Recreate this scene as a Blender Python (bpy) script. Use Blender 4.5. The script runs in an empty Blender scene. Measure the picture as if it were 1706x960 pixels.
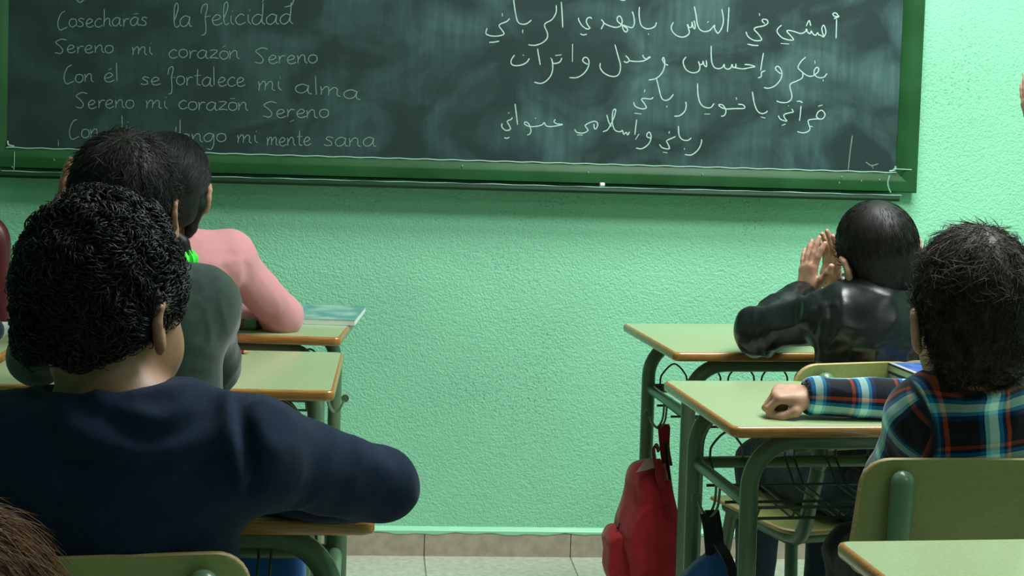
import bpy, math, random
import numpy as np
from mathutils import Vector, Matrix

# ------------------------------------------------------------------ camera, world, lights, exposure
scene = bpy.context.scene
COL = scene.collection
scene.view_settings.view_transform = 'Standard'
scene.view_settings.look = 'None'
scene.view_settings.exposure = 0.0
scene.view_settings.gamma = 1.0
scene.view_settings.use_curve_mapping = False

FOC, PPX, PPY = 2800.0, 853.0, 320.0          # focal length and principal point for a 1706x960 frame
CAM_H = 1.32
PITCH, ROLL, YAW = math.radians(3.5), math.radians(1.83), math.radians(4.84)
fw = np.array([math.sin(YAW)*math.cos(PITCH), math.cos(YAW)*math.cos(PITCH), -math.sin(PITCH)])
rt = np.array([math.cos(YAW), -math.sin(YAW), 0.0])
up = np.cross(rt, fw)
cr = rt*math.cos(ROLL) + up*math.sin(ROLL)
cu = -rt*math.sin(ROLL) + up*math.cos(ROLL)
cam_data = bpy.data.cameras.new('camera')
cam = bpy.data.objects.new('camera', cam_data)
COL.objects.link(cam)
M = Matrix(((cr[0], cu[0], -fw[0], 0), (cr[1], cu[1], -fw[1], 0), (cr[2], cu[2], -fw[2], CAM_H), (0, 0, 0, 1)))
cam.matrix_world = M
cam_data.sensor_width = 36.0
cam_data.lens = FOC/1706.0*36.0
cam_data.shift_x = 0.0
cam_data.shift_y = -(480.0-PPY)/1706.0
cam_data.clip_start = 0.05
scene.camera = cam

def ray(px, py):
    return cr*(px-PPX)/FOC - cu*(py-PPY)/FOC + fw
def at(px, py, Y):                            # point of the room on the plane y = Y
    v = ray(px, py); t = Y/v[1]
    return np.array([0, 0, CAM_H]) + v*t
def atz(px, py, Z):
    v = ray(px, py); t = (Z-CAM_H)/v[2]
    return np.array([0, 0, CAM_H]) + v*t

world = bpy.data.worlds.new('world'); scene.world = world
world.use_nodes = True
world.node_tree.nodes['Background'].inputs[0].default_value = (0.5, 0.6, 0.6, 1)
world.node_tree.nodes['Background'].inputs[1].default_value = 0.05

LAMPS = [  # ceiling luminaires: x, y, length along x, watts, colour
    (1.20, 3.60, 1.2, 57.0, (0.94, 1.0, 1.0)),
    (1.45, 2.70, 1.2, 58.0, (0.94, 1.0, 1.0)),
    (-1.55, 3.30, 1.2, 1.5, (0.94, 1.0, 1.0)),
    (1.75, 0.4, 1.2, 10.0, (0.94, 1.0, 1.0)),  # unseen lamp, added to brighten the plaid child's chair and the rear desk
]
CEIL = 3.0
WALL = 4.672                                  # y of the front wall
def area(name, loc, sx, sy, watts, col, rot=(0, 0, 0), parent=None):
    l = bpy.data.lights.new(name, 'AREA'); l.shape = 'RECTANGLE'; l.size = sx; l.size_y = sy
    l.energy = watts; l.color = col
    o = bpy.data.objects.new(name, l); COL.objects.link(o); o.location = loc; o.rotation_euler = rot
    if parent: o.parent = parent
    return o

# ------------------------------------------------------------------ helpers
random.seed(4); rng = np.random.default_rng(7)
def tag(o, label=None, cat=None, group=None, kind=None):
    if label: o['label'] = label
    if cat: o['category'] = cat
    if group: o['group'] = group
    if kind: o['kind'] = kind
    return o
def thing(name, label, cat, loc=(0, 0, 0), rotz=0.0, group=None):
    o = bpy.data.objects.new(name, None); COL.objects.link(o)
    o.empty_display_size = 0.1
    o.location = loc; o.rotation_euler = (0, 0, rotz)
    return tag(o, label, cat, group)
def children(o): return [c for c in bpy.data.objects if c.parent == o]
def copy_tree(o, parent=None):
    c = o.copy(); COL.objects.link(c)
    if parent is not None: c.parent = parent
    for ch in children(o): copy_tree(ch, c)
    return c

class MB:
    def __init__(s): s.v = []; s.f = []; s.m = []
    def add(s, vs, fs, mi=0):
        b = len(s.v); s.v += [tuple(float(q) for q in p) for p in vs]
        for f in fs: s.f.append([i+b for i in f]); s.m.append(mi)
    def box(s, lo, hi, mi=0):
        x0, y0, z0 = lo; x1, y1, z1 = hi
        s.add([(x0,y0,z0),(x1,y0,z0),(x1,y1,z0),(x0,y1,z0),(x0,y0,z1),(x1,y0,z1),(x1,y1,z1),(x0,y1,z1)],
              [(0,3,2,1),(4,5,6,7),(0,1,5,4),(1,2,6,5),(2,3,7,6),(3,0,4,7)], mi)
    def tube(s, pts, r, n=10, mi=0, caps=True, dome=False):
        P = [np.array(p, float) for p in pts]
        rr = list(r) if hasattr(r, '__len__') else [r]*len(P)
        if dome:
            d0 = P[0]-P[1]; d0 /= np.linalg.norm(d0)
            pre = [(P[0]+d0*rr[0]*math.sin(a), rr[0]*math.cos(a)) for a in (1.5, 1.1, .75, .35)]
            d1 = P[-1]-P[-2]; d1 /= np.linalg.norm(d1)
            post = [(P[-1]+d1*rr[-1]*math.sin(a), rr[-1]*math.cos(a)) for a in (.35, .75, 1.1, 1.5)]
            P = [a for a, b in pre]+P+[a for a, b in post]; rr = [b for a, b in pre]+rr+[b for a, b in post]
        vs = []; fs = []
        t = P[1]-P[0]; t /= np.linalg.norm(t)
        a = np.array([0, 0, 1.0]) if abs(t[2]) < .9 else np.array([1.0, 0, 0])
        u = np.cross(t, a); u /= np.linalg.norm(u)
        for i, p in enumerate(P):
            if i == 0: tt = P[1]-P[0]
            elif i == len(P)-1: tt = P[-1]-P[-2]
            else: tt = P[i+1]-P[i-1]
            tt = tt/(np.linalg.norm(tt)+1e-12)
            u = u-tt*np.dot(u, tt); u /= np.linalg.norm(u)+1e-12; w = np.cross(tt, u)
            for k in range(n):
                q = 2*math.pi*k/n
                vs.append(p+(u*math.cos(q)+w*math.sin(q))*rr[i])
        for i in range(len(P)-1):
            for k in range(n):
                k2 = (k+1) % n
                fs.append((i*n+k, i*n+k2, (i+1)*n+k2, (i+1)*n+k))
        if caps:
            fs.append(tuple(range(n))[::-1]); fs.append(tuple((len(P)-1)*n+k for k in range(n)))
        s.add(vs, fs, mi)
    def rings(s, rings, mi=0, cap=True, mis=None):     # loft through closed rings of equal length
        n = len(rings[0]); vs = [p for r in rings for p in r]
        for i in range(len(rings)-1):
            pass
        b = len(s.v); s.v += [tuple(float(q) for q in p) for p in vs]
        for i in range(len(rings)-1):
            for k in range(n):
                k2 = (k+1) % n
                s.f.append([b+i*n+k, b+i*n+k2, b+(i+1)*n+k2, b+(i+1)*n+k]); s.m.append(mis[i] if mis else mi)
        if cap:
            s.f.append([b+k for k in range(n)][::-1]); s.m.append(mi if not mis else mis[0])
            s.f.append([b+(len(rings)-1)*n+k for k in range(n)]); s.m.append(mi if not mis else mis[-1])
    def build(s, name, mats, parent=None, off=(0, 0, 0), angle=40):
        me = bpy.data.meshes.new(name)
        o3 = np.array(off, float)
        me.from_pydata([tuple(np.array(p)-o3) for p in s.v], [], s.f)
        if not isinstance(mats, (list, tuple)): mats = [mats]
        for m in mats: me.materials.append(m)
        me.polygons.foreach_set('material_index', s.m)
        me.polygons.foreach_set('use_smooth', [True]*len(s.f))
        me.update()
        try: me.set_sharp_from_angle(angle=math.radians(angle))
        except Exception: pass
        o = bpy.data.objects.new(name, me); COL.objects.link(o)
        if parent is not None: o.parent = parent
        return o

def fillet(pts, r, n=6):
    P = [np.array(p, float) for p in pts]; out = [P[0]]
    for i in range(1, len(P)-1):
        a, b, c = P[i-1], P[i], P[i+1]
        d1 = (a-b); l1 = np.linalg.norm(d1); d1 /= l1
        d2 = (c-b); l2 = np.linalg.norm(d2); d2 /= l2
        ang = math.acos(max(-1, min(1, float(np.dot(d1, d2)))))
        t = min(r/math.tan(ang/2), l1*.49, l2*.49); R = t*math.tan(ang/2)
        m = d1+d2; m /= np.linalg.norm(m); cen = b+m*(R/math.sin(ang/2))
        p1 = b+d1*t; p2 = b+d2*t
        v1 = p1-cen; v2 = p2-cen; om = math.acos(max(-1, min(1, float(np.dot(v1, v2)/(R*R)))))
        for k in range(n+1):
            f = k/n
            out.append(cen+(v1*math.sin((1-f)*om)+v2*math.sin(f*om))/math.sin(om))
    out.append(P[-1]); return out
def catmull(pts, n=6):
    P = [np.array(p, float) for p in pts]
    if len(P) < 3: return P
    P = [2*P[0]-P[1]]+P+[2*P[-1]-P[-2]]; out = []
    for i in range(1, len(P)-2):
        for k in range(n):
            t = k/n; a, b, c, d = P[i-1], P[i], P[i+1], P[i+2]
            out.append(.5*((2*b)+(c-a)*t+(2*a-5*b+4*c-d)*t*t+(-a+3*b-3*c+d)*t**3))
    out.append(P[-2]); return out

# ------------------------------------------------------------------ materials
def mat(name, col, rough=.6, spec=.5, metal=0.0, coat=0.0, sheen=0.0):
    m = bpy.data.materials.new(name); m.use_nodes = True
    b = m.node_tree.nodes['Principled BSDF']
    b.inputs['Base Color'].default_value = (*col, 1); b.inputs['Roughness'].default_value = rough
    b.inputs['Specular IOR Level'].default_value = spec; b.inputs['Metallic'].default_value = metal
    b.inputs['Coat Weight'].default_value = coat; b.inputs['Sheen Weight'].default_value = sheen
    return m
def N(m, t): return m.node_tree.nodes.new(t)
def L(m, a, b): m.node_tree.links.new(a, b)
def bsdf(m): return m.node_tree.nodes['Principled BSDF']
def noise_mix(m, c1, c2, scale, detail=3, lo=.35, hi=.65, coords='Object', stretch=None, fac=1.0):
    tc = N(m, 'ShaderNodeTexCoord'); nz = N(m, 'ShaderNodeTexNoise'); rp = N(m, 'ShaderNodeValToRGB')
    nz.inputs['Scale'].default_value = scale; nz.inputs['Detail'].default_value = detail
    src = tc.outputs[coords]
    if stretch:
        mp = N(m, 'ShaderNodeMapping'); mp.inputs['Scale'].default_value = stretch; L(m, src, mp.inputs[0]); src = mp.outputs[0]
    L(m, src, nz.inputs['Vector'])
    rp.color_ramp.elements[0].position = lo; rp.color_ramp.elements[1].position = hi
    rp.color_ramp.elements[0].color = (*c1, 1); rp.color_ramp.elements[1].color = (*c2, 1)
    L(m, nz.outputs['Fac'], rp.inputs[0]); L(m, rp.outputs[0], bsdf(m).inputs['Base Color'])
    return nz, rp
def bump(m, scale, strength, dist=.002, detail=2, kind='noise', stretch=None, coords='Object'):
    tc = N(m, 'ShaderNodeTexCoord')
    nz = N(m, 'ShaderNodeTexNoise' if kind == 'noise' else 'ShaderNodeTexVoronoi')
    nz.inputs['Scale'].default_value = scale
    if kind == 'noise': nz.inputs['Detail'].default_value = detail
    src = tc.outputs[coords]
    if stretch:
        mp = N(m, 'ShaderNodeMapping'); mp.inputs['Scale'].default_value = stretch; L(m, src, mp.inputs[0]); src = mp.outputs[0]
    L(m, src, nz.inputs['Vector'])
    bp = N(m, 'ShaderNodeBump'); bp.inputs['Strength'].default_value = strength; bp.inputs['Distance'].default_value = dist
    L(m, nz.outputs['Fac' if kind == 'noise' else 'Distance'], bp.inputs['Height'])
    prev = bsdf(m).inputs['Normal']
    if prev.is_linked: L(m, prev.links[0].from_socket, bp.inputs['Normal'])
    L(m, bp.outputs[0], prev)

def wall_material(name, col):
    m = mat(name, col, .55, .35)
    nz, rp = noise_mix(m, tuple(c*.93 for c in col), tuple(min(1, c*1.05) for c in col), 2.3, 4, .3, .7)
    # sparse grey flecks where the relief has collected dirt
    tc = N(m, 'ShaderNodeTexCoord'); n1 = N(m, 'ShaderNodeTexNoise'); n1.inputs['Scale'].default_value = 150; n1.inputs['Detail'].default_value = 2
    n2 = N(m, 'ShaderNodeTexNoise'); n2.inputs['Scale'].default_value = 3.2; n2.inputs['Detail'].default_value = 2
    L(m, tc.outputs['Object'], n1.inputs['Vector']); L(m, tc.outputs['Object'], n2.inputs['Vector'])
    mr = N(m, 'ShaderNodeMapRange'); mr.inputs[1].default_value = .58; mr.inputs[2].default_value = .66; L(m, n1.outputs['Fac'], mr.inputs[0])
    mr2 = N(m, 'ShaderNodeMapRange'); mr2.inputs[1].default_value = .5; mr2.inputs[2].default_value = .68; L(m, n2.outputs['Fac'], mr2.inputs[0])
    mu = N(m, 'ShaderNodeMath'); mu.operation = 'MULTIPLY'; L(m, mr.outputs[0], mu.inputs[0]); L(m, mr2.outputs[0], mu.inputs[1])
    mu2 = N(m, 'ShaderNodeMath'); mu2.operation = 'MULTIPLY'; mu2.inputs[1].default_value = .5; L(m, mu.outputs[0], mu2.inputs[0])
    mx = N(m, 'ShaderNodeMix'); mx.data_type = 'RGBA'
    L(m, mu2.outputs[0], mx.inputs[0]); L(m, rp.outputs[0], mx.inputs[6]); mx.inputs[7].default_value = (.12, .2, .15, 1)
    L(m, mx.outputs[2], bsdf(m).inputs['Base Color'])
    bump(m, 185, .65, .0035, 1.0); bump(m, 70, .35, .004, 1)
    return m
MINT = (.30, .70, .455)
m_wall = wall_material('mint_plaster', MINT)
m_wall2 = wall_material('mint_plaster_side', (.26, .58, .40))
m_ceil = mat('white_ceiling', (.75, .75, .72), .8)
m_plinth = mat('terrazzo_skirting', (.36, .29, .22), .5)
noise_mix(m_plinth, (.36, .30, .23), (.46, .38, .29), 30, 4)
m_joint = mat('joint', (.14, .13, .11), .8)
m_lip = mat('mint_paint_lip', (.35, .75, .5), .45)

def tile_material():
    m = mat('terrazzo_floor', (.5, .53, .43), .35)
    nz, rp = noise_mix(m, (.46, .48, .38), (.62, .63, .52), 55, 5, .35, .65)
    tc = N(m, 'ShaderNodeTexCoord'); br = N(m, 'ShaderNodeTexBrick')
    br.offset = 0; br.inputs['Scale'].default_value = 1; br.inputs['Brick Width'].default_value = .4145; br.inputs['Row Height'].default_value = .4145
    br.inputs['Mortar Size'].default_value = .002; br.inputs['Color1'].default_value = (1, 1, 1, 1); br.inputs['Color2'].default_value = (.95, .95, .95, 1)
    br.inputs['Mortar'].default_value = (.35, .35, .33, 1)
    mp = N(m, 'ShaderNodeMapping'); mp.inputs['Location'].default_value = (-.179, -.26, 0); L(m, tc.outputs['Object'], mp.inputs[0]); L(m, mp.outputs[0], br.inputs['Vector'])
    mx = N(m, 'ShaderNodeMix'); mx.data_type = 'RGBA'; mx.blend_type = 'MULTIPLY'; mx.inputs[0].default_value = 1
    L(m, rp.outputs[0], mx.inputs[6]); L(m, br.outputs['Color'], mx.inputs[7]); L(m, mx.outputs[2], bsdf(m).inputs['Base Color'])
    return m
m_floor = tile_material()

def board_material():
    m = mat('slate_green_board', (.02, .045, .042), .65, .22)
    tc = N(m, 'ShaderNodeTexCoord')
    mp = N(m, 'ShaderNodeMapping'); mp.inputs['Rotation'].default_value = (0, .5, 0); mp.inputs['Scale'].default_value = (1.7, 1, 2.2)
    L(m, tc.outputs['Object'], mp.inputs[0])
    n1 = N(m, 'ShaderNodeTexNoise'); n1.inputs['Scale'].default_value = 3.0; n1.inputs['Detail'].default_value = 6; n1.inputs['Distortion'].default_value = .8
    L(m, mp.outputs[0], n1.inputs['Vector'])
    r1 = N(m, 'ShaderNodeMapRange'); r1.inputs[1].default_value = .42; r1.inputs[2].default_value = .70; L(m, n1.outputs['Fac'], r1.inputs[0])
    # more wiped chalk dust towards the right half, where the text was rubbed out
    sx = N(m, 'ShaderNodeSeparateXYZ'); L(m, tc.outputs['Object'], sx.inputs[0])
    r2 = N(m, 'ShaderNodeMapRange'); r2.inputs[1].default_value = -1.2; r2.inputs[2].default_value = 1.0; r2.inputs[3].default_value = .22; r2.inputs[4].default_value = .75
    L(m, sx.outputs[0], r2.inputs[0])
    mu = N(m, 'ShaderNodeMath'); mu.operation = 'MULTIPLY'; L(m, r1.outputs[0], mu.inputs[0]); L(m, r2.outputs[0], mu.inputs[1])
    # fine streaks
    mp2 = N(m, 'ShaderNodeMapping'); mp2.inputs['Rotation'].default_value = (0, -.9, 0); mp2.inputs['Scale'].default_value = (60, 1, 6); L(m, tc.outputs['Object'], mp2.inputs[0])
    n2 = N(m, 'ShaderNodeTexNoise'); n2.inputs['Scale'].default_value = 1; n2.inputs['Detail'].default_value = 3; L(m, mp2.outputs[0], n2.inputs['Vector'])
    r3 = N(m, 'ShaderNodeMapRange'); r3.inputs[1].default_value = .3; r3.inputs[2].default_value = .75; r3.inputs[3].default_value = .55; r3.inputs[4].default_value = 1.25; L(m, n2.outputs['Fac'], r3.inputs[0])
    mu2 = N(m, 'ShaderNodeMath'); mu2.operation = 'MULTIPLY'; L(m, mu.outputs[0], mu2.inputs[0]); L(m, r3.outputs[0], mu2.inputs[1])
    mx = N(m, 'ShaderNodeMix'); mx.data_type = 'RGBA'; L(m, mu2.outputs[0], mx.inputs[0])
    mx.inputs[6].default_value = (.019, .037, .036, 1); mx.inputs[7].default_value = (.085, .17, .165, 1)
    L(m, mx.outputs[2], bsdf(m).inputs['Base Color'])
    return m
m_board = board_material()
m_frame = mat('green_lacquer', (.010, .07, .016), .5, .3)
noise_mix(m_frame, (.008, .060, .012), (.014, .085, .022), 9, 4)
m_tray = mat('green_metal_tray', (.008, .042, .016), .38, .3)
m_chalk = mat('white_chalk', (.40, .56, .50), .9, .1)
m_chalk2 = mat('faint_chalk', (.19, .29, .245), .9, .1)
m_chalkp = mat('chalk_stick', (.8, .82, .78), .9, .1)
m_dust_and_highlight = mat('dust_and_highlight', (.3, .45, .38), .9, .1)  # chalk dust, paint chips and the painted highlight on the tray lip

m_lam = mat('green_laminate', (.34, .43, .23), .22, .5)
noise_mix(m_lam, (.33, .42, .22), (.365, .455, .25), 160, 2)
m_edge = mat('beech_edge', (.36, .17, .045), .25, .5, coat=.3)
noise_mix(m_edge, (.30, .135, .03), (.42, .20, .055), 14, 4, stretch=(2, 14, 30))
m_tube = mat('green_painted_tube', (.075, .16, .085), .3, .5)
noise_mix(m_tube, (.085, .145, .08), (.105, .17, .095), 12, 3)
m_wire = mat('dark_green_wire', (.03, .055, .035), .35, .5)
m_foot = mat('rubber_foot', (.02, .02, .02), .7)
m_ply = mat('olive_laminate', (.17, .225, .075), .35, .5)
noise_mix(m_ply, (.20, .225, .075), (.225, .25, .09), 120, 2)
m_plyedge = mat('plywood_edge', (.42, .30, .12), .5)
noise_mix(m_plyedge, (.36, .25, .09), (.48, .35, .16), 20, 3, stretch=(1, 1, 25))
m_cap = mat('green_cap', (.11, .20, .11), .28, .5)

def skin(name, c):
    m = mat(name, c, .5, .4)
    noise_mix(m, tuple(q*.9 for q in c), tuple(min(1, q*1.07) for q in c), 40, 3)
    b = bsdf(m); b.inputs['Subsurface Weight'].default_value = .12; b.inputs['Subsurface Radius'].default_value = (.012, .005, .003)
    b.inputs['Subsurface Scale'].default_value = .6
    bump(m, 300, .08, .001)
    return m
m_skin1 = skin('skin_warm', (.33, .16, .095))
m_skin2 = skin('skin_light', (.47, .25, .17))
def hairmat(name, c, rough=.5):
    m = mat(name, c, rough, .28)
    noise_mix(m, tuple(q*.6 for q in c), tuple(q*1.5 for q in c), 60, 3)
    return m
m_hairblack = hairmat('black_hair', (.0065, .006, .0055))
m_hairdark = hairmat('dark_brown_hair', (.009, .007, .0055))
m_hairbrown = hairmat('chestnut_hair', (.13, .052, .016), .6)
m_hairp5 = hairmat('brown_black_hair', (.022, .0145, .009))
def fabric(name, c, scale=500, rough=.9, sheen=.25, b=.25):
    m = mat(name, c, rough, .2, sheen=sheen)
    noise_mix(m, tuple(q*.85 for q in c), tuple(q*1.12 for q in c), 60, 4)
    bump(m, scale, b, .0015, 3)
    return m
m_navy = fabric('navy_fleece', (.0048, .0145, .038), 420, .95, .05)
m_navyrib = fabric('navy_rib', (.008, .02, .048), 420)
m_green = fabric('dark_green_knit', (.022, .042, .033), 500)
m_pink = fabric('pink_knit', (.62, .27, .285), 500, .9, .15)
bsdf(m_pink).inputs['Base Color'].links and m_pink.node_tree.links.remove(bsdf(m_pink).inputs['Base Color'].links[0])
m_jeans = fabric('blue_denim', (.035, .055, .085), 600)
m_darktr = fabric('dark_trousers', (.010, .012, .016), 500)
m_grey = fabric('grey_knit', (.08, .09, .10), 500)
m_leather = mat('black_leather', (.008, .009, .009), .28, .5)
bump(m_leather, 220, .12, .001); bump(m_leather, 14, .25, .006, 2)
m_shoe = mat('shoe', (.03, .03, .035), .5)
m_eye = mat('eye', (.75, .72, .68), .15)
m_iris = mat('iris', (.03, .015, .008), .15)
m_red = fabric('red_nylon', (.36, .012, .018), 700, .7, .2, .2)
m_redtrim = fabric('dark_red_webbing', (.27, .012, .018), 700, .8)
m_black = fabric('black_webbing', (.008, .008, .010), 700, .8)
m_blue = fabric('blue_nylon', (.008, .095, .32), 700, .7)
m_patch = fabric('grey_brown_patch', (.24, .16, .12), 700, .8)
m_paper = mat('paper', (.72, .76, .72), .8)
m_teal = mat('teal_cover', (.17, .37, .33), .4)
noise_mix(m_teal, (.10, .30, .28), (.30, .50, .42), 14, 3, .4, .6)
m_bookblue = mat('blue_cover', (.035, .09, .33), .4)
noise_mix(m_bookblue, (.03, .08, .30), (.08, .16, .42), 40, 4)
m_bookedge = mat('silver_border', (.36, .38, .42), .4)
m_navycover = mat('navy_cover', (.012, .016, .04), .4)
m_greenpages = mat('page_edges', (.36, .46, .36), .8)
m_yellow = mat('yellow_print', (.55, .6, .12), .6)
m_maroon = mat('maroon_vinyl', (.075, .008, .012), .4)
m_gluegreen = mat('green_plastic', (.10, .34, .13), .35)
m_gluelabel = mat('brown_label', (.20, .13, .09), .6)
m_gluecap = mat('dark_cap', (.02, .04, .03), .4)
m_neon = mat('neon_green_cloth', (.05, .85, .06), .7)
m_redpencil = mat('red_lacquer', (.35, .012, .02), .4)
m_pencilwood = mat('pencil_wood', (.55, .36, .18), .7)
m_grass_white = mat('white_trim', (.7, .74, .72), .5)
m_steel = mat('steel', (.35, .37, .36), .3, metal=1)
m_emit = bpy.data.materials.new('lit_tube'); m_emit.use_nodes = True
_e = bsdf(m_emit); _e.inputs['Emission Color'].default_value = (.95, 1, .98, 1); _e.inputs['Emission Strength'].default_value = 3.0
m_white = mat('white_enamel', (.75, .77, .75), .4)

def plaid():
    m = mat('plaid_flannel', (.02, .05, .1), .9, .2, sheen=.2)
    at_ = N(m, 'ShaderNodeAttribute'); at_.attribute_name = 'cloth_uv'
    sx = N(m, 'ShaderNodeSeparateXYZ'); L(m, at_.outputs['Vector'], sx.inputs[0])
    outs = []
    for k, per, off in ((0, .082, .01), (1, .082, .03)):
        a = N(m, 'ShaderNodeMath'); a.operation = 'ADD'; a.inputs[1].default_value = 10+off; L(m, sx.outputs[k], a.inputs[0])
        d = N(m, 'ShaderNodeMath'); d.operation = 'DIVIDE'; d.inputs[1].default_value = per; L(m, a.outputs[0], d.inputs[0])
        fr = N(m, 'ShaderNodeMath'); fr.operation = 'FRACT'; L(m, d.outputs[0], fr.inputs[0])
        rp = N(m, 'ShaderNodeValToRGB'); rp.color_ramp.interpolation = 'CONSTANT'; cr_ = rp.color_ramp
        stops = [(0, (.006, .008, .016)), (.24, (.004, .08, .20)), (.33, (.30, .62, .66) if k == 0 else (.06, .42, .6)), (.40, (.62, .82, .78)), (.56, (.01, .30, .52)),
                 (.64, (.004, .06, .15)), (.70, (.5, .115, .03)), (.77, (.012, .012, .018)), (.86, (.006, .02, .05))]
        cr_.elements[0].position = 0; cr_.elements[0].color = (*stops[0][1], 1); cr_.elements[1].position = stops[1][0]; cr_.elements[1].color = (*stops[1][1], 1)
        for p, c in stops[2:]:
            e = cr_.elements.new(p); e.color = (*c, 1)
        L(m, fr.outputs[0], rp.inputs[0]); outs.append(rp)
    mx = N(m, 'ShaderNodeMix'); mx.data_type = 'RGBA'; mx.inputs[0].default_value = .42
    L(m, outs[0].outputs[0], mx.inputs[6]); L(m, outs[1].outputs[0], mx.inputs[7]); gm = N(m, 'ShaderNodeGamma'); gm.inputs[1].default_value = 1.5; L(m, mx.outputs[2], gm.inputs[0])
    ml = N(m, 'ShaderNodeMix'); ml.data_type = 'RGBA'; ml.blend_type = 'MULTIPLY'; ml.inputs[0].default_value = 1; ml.inputs[7].default_value = (1.5, 1.5, 1.5, 1)
    L(m, gm.outputs[0], ml.inputs[6])
    sm = N(m, 'ShaderNodeMix'); sm.data_type = 'RGBA'; L(m, sx.outputs[2], sm.inputs[0]); L(m, ml.outputs[2], sm.inputs[6]); sm.inputs[7].default_value = (.006, .014, .03, 1)   # stitched seam
    L(m, sm.outputs[2], bsdf(m).inputs['Base Color'])
    bump(m, 500, .2, .0012, 2)
    return m
m_plaid = plaid()

# ------------------------------------------------------------------ the room
def struct(name, mb, m, angle=30):
    o = mb.build(name, m, angle=angle); o['kind'] = 'structure'; return o
XL, XR, YB = -3.2, 3.0, -2.6
b = MB(); b.box((XL-.1, WALL, 0), (XR+.1, WALL+.12, CEIL)); struct('wall_front', b, m_wall)
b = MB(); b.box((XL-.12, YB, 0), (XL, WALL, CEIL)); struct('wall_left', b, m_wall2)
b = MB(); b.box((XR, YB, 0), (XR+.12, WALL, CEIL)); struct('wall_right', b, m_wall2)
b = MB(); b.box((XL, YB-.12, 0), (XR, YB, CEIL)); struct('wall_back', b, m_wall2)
b = MB(); b.box((XL-.12, YB-.12, -.1), (XR+.12, WALL+.12, 0)); struct('floor', b, m_floor)
b = MB(); b.box((XL-.12, YB-.12, CEIL), (XR+.12, WALL+.12, CEIL+.1)); struct('ceiling', b, m_ceil)
b = MB()
x = .179-.4145*8
while x < XR:                                   # skirting slabs with open joints and the ragged lip of paint above
    a0 = max(x+.0012, XL); a1 = min(x+.4145-.0012, XR)
    if a1 > a0+.02:
        b.box((a0, WALL-.010, 0), (a1, WALL, .067), 0)
    x += .4145
b.box((XL, WALL-.004, 0), (XR, WALL, .066), 1)
n = 220
prof = []
for i in range(n+1):
    xx = XL+(XR-XL)*i/n; j = .0025*math.sin(i*1.7)+.002*math.sin(i*.61+1)
    prof.append([(xx, WALL, .067+j*.6), (xx, WALL-.0115, .0655+j), (xx, WALL-.0125, .073), (xx, WALL-.004, .0815+j*.3), (xx, WALL, .083)])
b.rings([r for r in prof], 2)
struct('baseboard_front', b, [m_plinth, m_joint, m_lip])

# ceiling luminaires
for i, (lx, ly, ln, w, colr) in enumerate(LAMPS):
    lab = ['white four-tube ceiling light over the right row close to the board', 'white four-tube ceiling light over the middle of the right row',
           'white four-tube ceiling light over the left row near the board', 'unseen four-tube ceiling light added to brighten the back of the right row'][i]
    t = thing('ceiling_light', lab, 'lamp', (lx, ly, CEIL), 0)
    h = MB(); h.box((-ln/2-.03, -.32, -.06), (ln/2+.03, .32, 0)); h.build('housing', m_white, t)
    for s in (-3, -1, 1, 3):
        q = MB(); q.tube([(-ln/2, .075*s, -.075), (ln/2, .075*s, -.075)], .013, 10); q.build('lamp_tube', m_emit, t)
    area('ceiling_light_beam', (0, 0, -.10), ln, .60, w, colr, (0, 0, 0), t)

# ------------------------------------------------------------------ chalkboard
BX0, BX1, BZ0, BZ1 = -.983, 1.482, 1.121, 2.30
board = thing('chalkboard', 'wide green framed chalkboard with handwritten verses on the front wall', 'chalkboard', (0.25, WALL, 1.05))
OB = (0.25, WALL, 1.05)
SY = WALL-.022                                   # y of the writing surface
b = MB(); b.box((BX0-.01, SY, BZ0-.01), (BX1+.01, WALL-.004, BZ1+.01)); b.build('board_surface', m_board, board, OB)
def frame_piece(kind):
    q = MB(); fwid = .058
    pr = [(0, SY-.002), (.003, SY-.005), (.024, SY-.020), (.028, SY-.021), (fwid-.004, SY-.021), (fwid, SY-.016), (fwid, WALL-.001), (0, WALL-.001)]   # (distance out from the board, y)
    e = fwid
    if kind == 'bottom': a, c = (lambda d: (BX0-d, BZ0-d)), (lambda d: (BX1+d, BZ0-d))
    if kind == 'top': a, c = (lambda d: (BX1+d, BZ1+d)), (lambda d: (BX0-d, BZ1+d))
    if kind == 'left': a, c = (lambda d: (BX0-d, BZ1+d)), (lambda d: (BX0-d, BZ0-d))
    if kind == 'right': a, c = (lambda d: (BX1+d, BZ0-d)), (lambda d: (BX1+d, BZ1+d))
    r0 = [(a(d)[0], y, a(d)[1]) for d, y in pr]; r1 = [(c(d)[0], y, c(d)[1]) for d, y in pr]
    q.rings([r0, r1]); q.build('frame_rail', m_frame, board, OB, 25)
for k in ('bottom', 'top', 'left', 'right'): frame_piece(k)
b = MB()
zt = 1.056
prf = [(WALL-.001, zt-.004), (WALL-.070, zt-.004), (WALL-.074, zt+.002), (WALL-.080, zt+.003), (WALL-.086, zt-.001), (WALL-.088, zt-.008), (WALL-.083, zt-.015), (WALL-.074, zt-.016), (WALL-.001, zt-.012)]
b.rings([[(BX0-.012, y, z) for y, z in prf], [(BX1-.005, y, z) for y, z in prf]]); b.build('chalk_tray', m_tray, board, OB, 35)
b = MB()                                          # chalk dust along the inner bottom edge and in the two lower corners
pts = [(BX0+(BX1-BX0)*i/160, SY-.0068-.0004*math.sin(i*2.1), BZ0-.0022+.0010*math.sin(i*1.3)) for i in range(161)]
b.tube(pts, .0021, 5)
for px_, side in ((BX0, 1), (BX1, -1)):
    b.tube(catmull([(px_+side*.002, SY-.004, BZ0+.016), (px_+side*.005, SY-.005, BZ0+.005), (px_+side*.02, SY-.005, BZ0+.001)]), .003, 5)
b.build('dust_and_highlight', m_dust_and_highlight, board, OB)
b = MB()  # highlight along the tray's upper lip, put in as a thin pale tube
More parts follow.
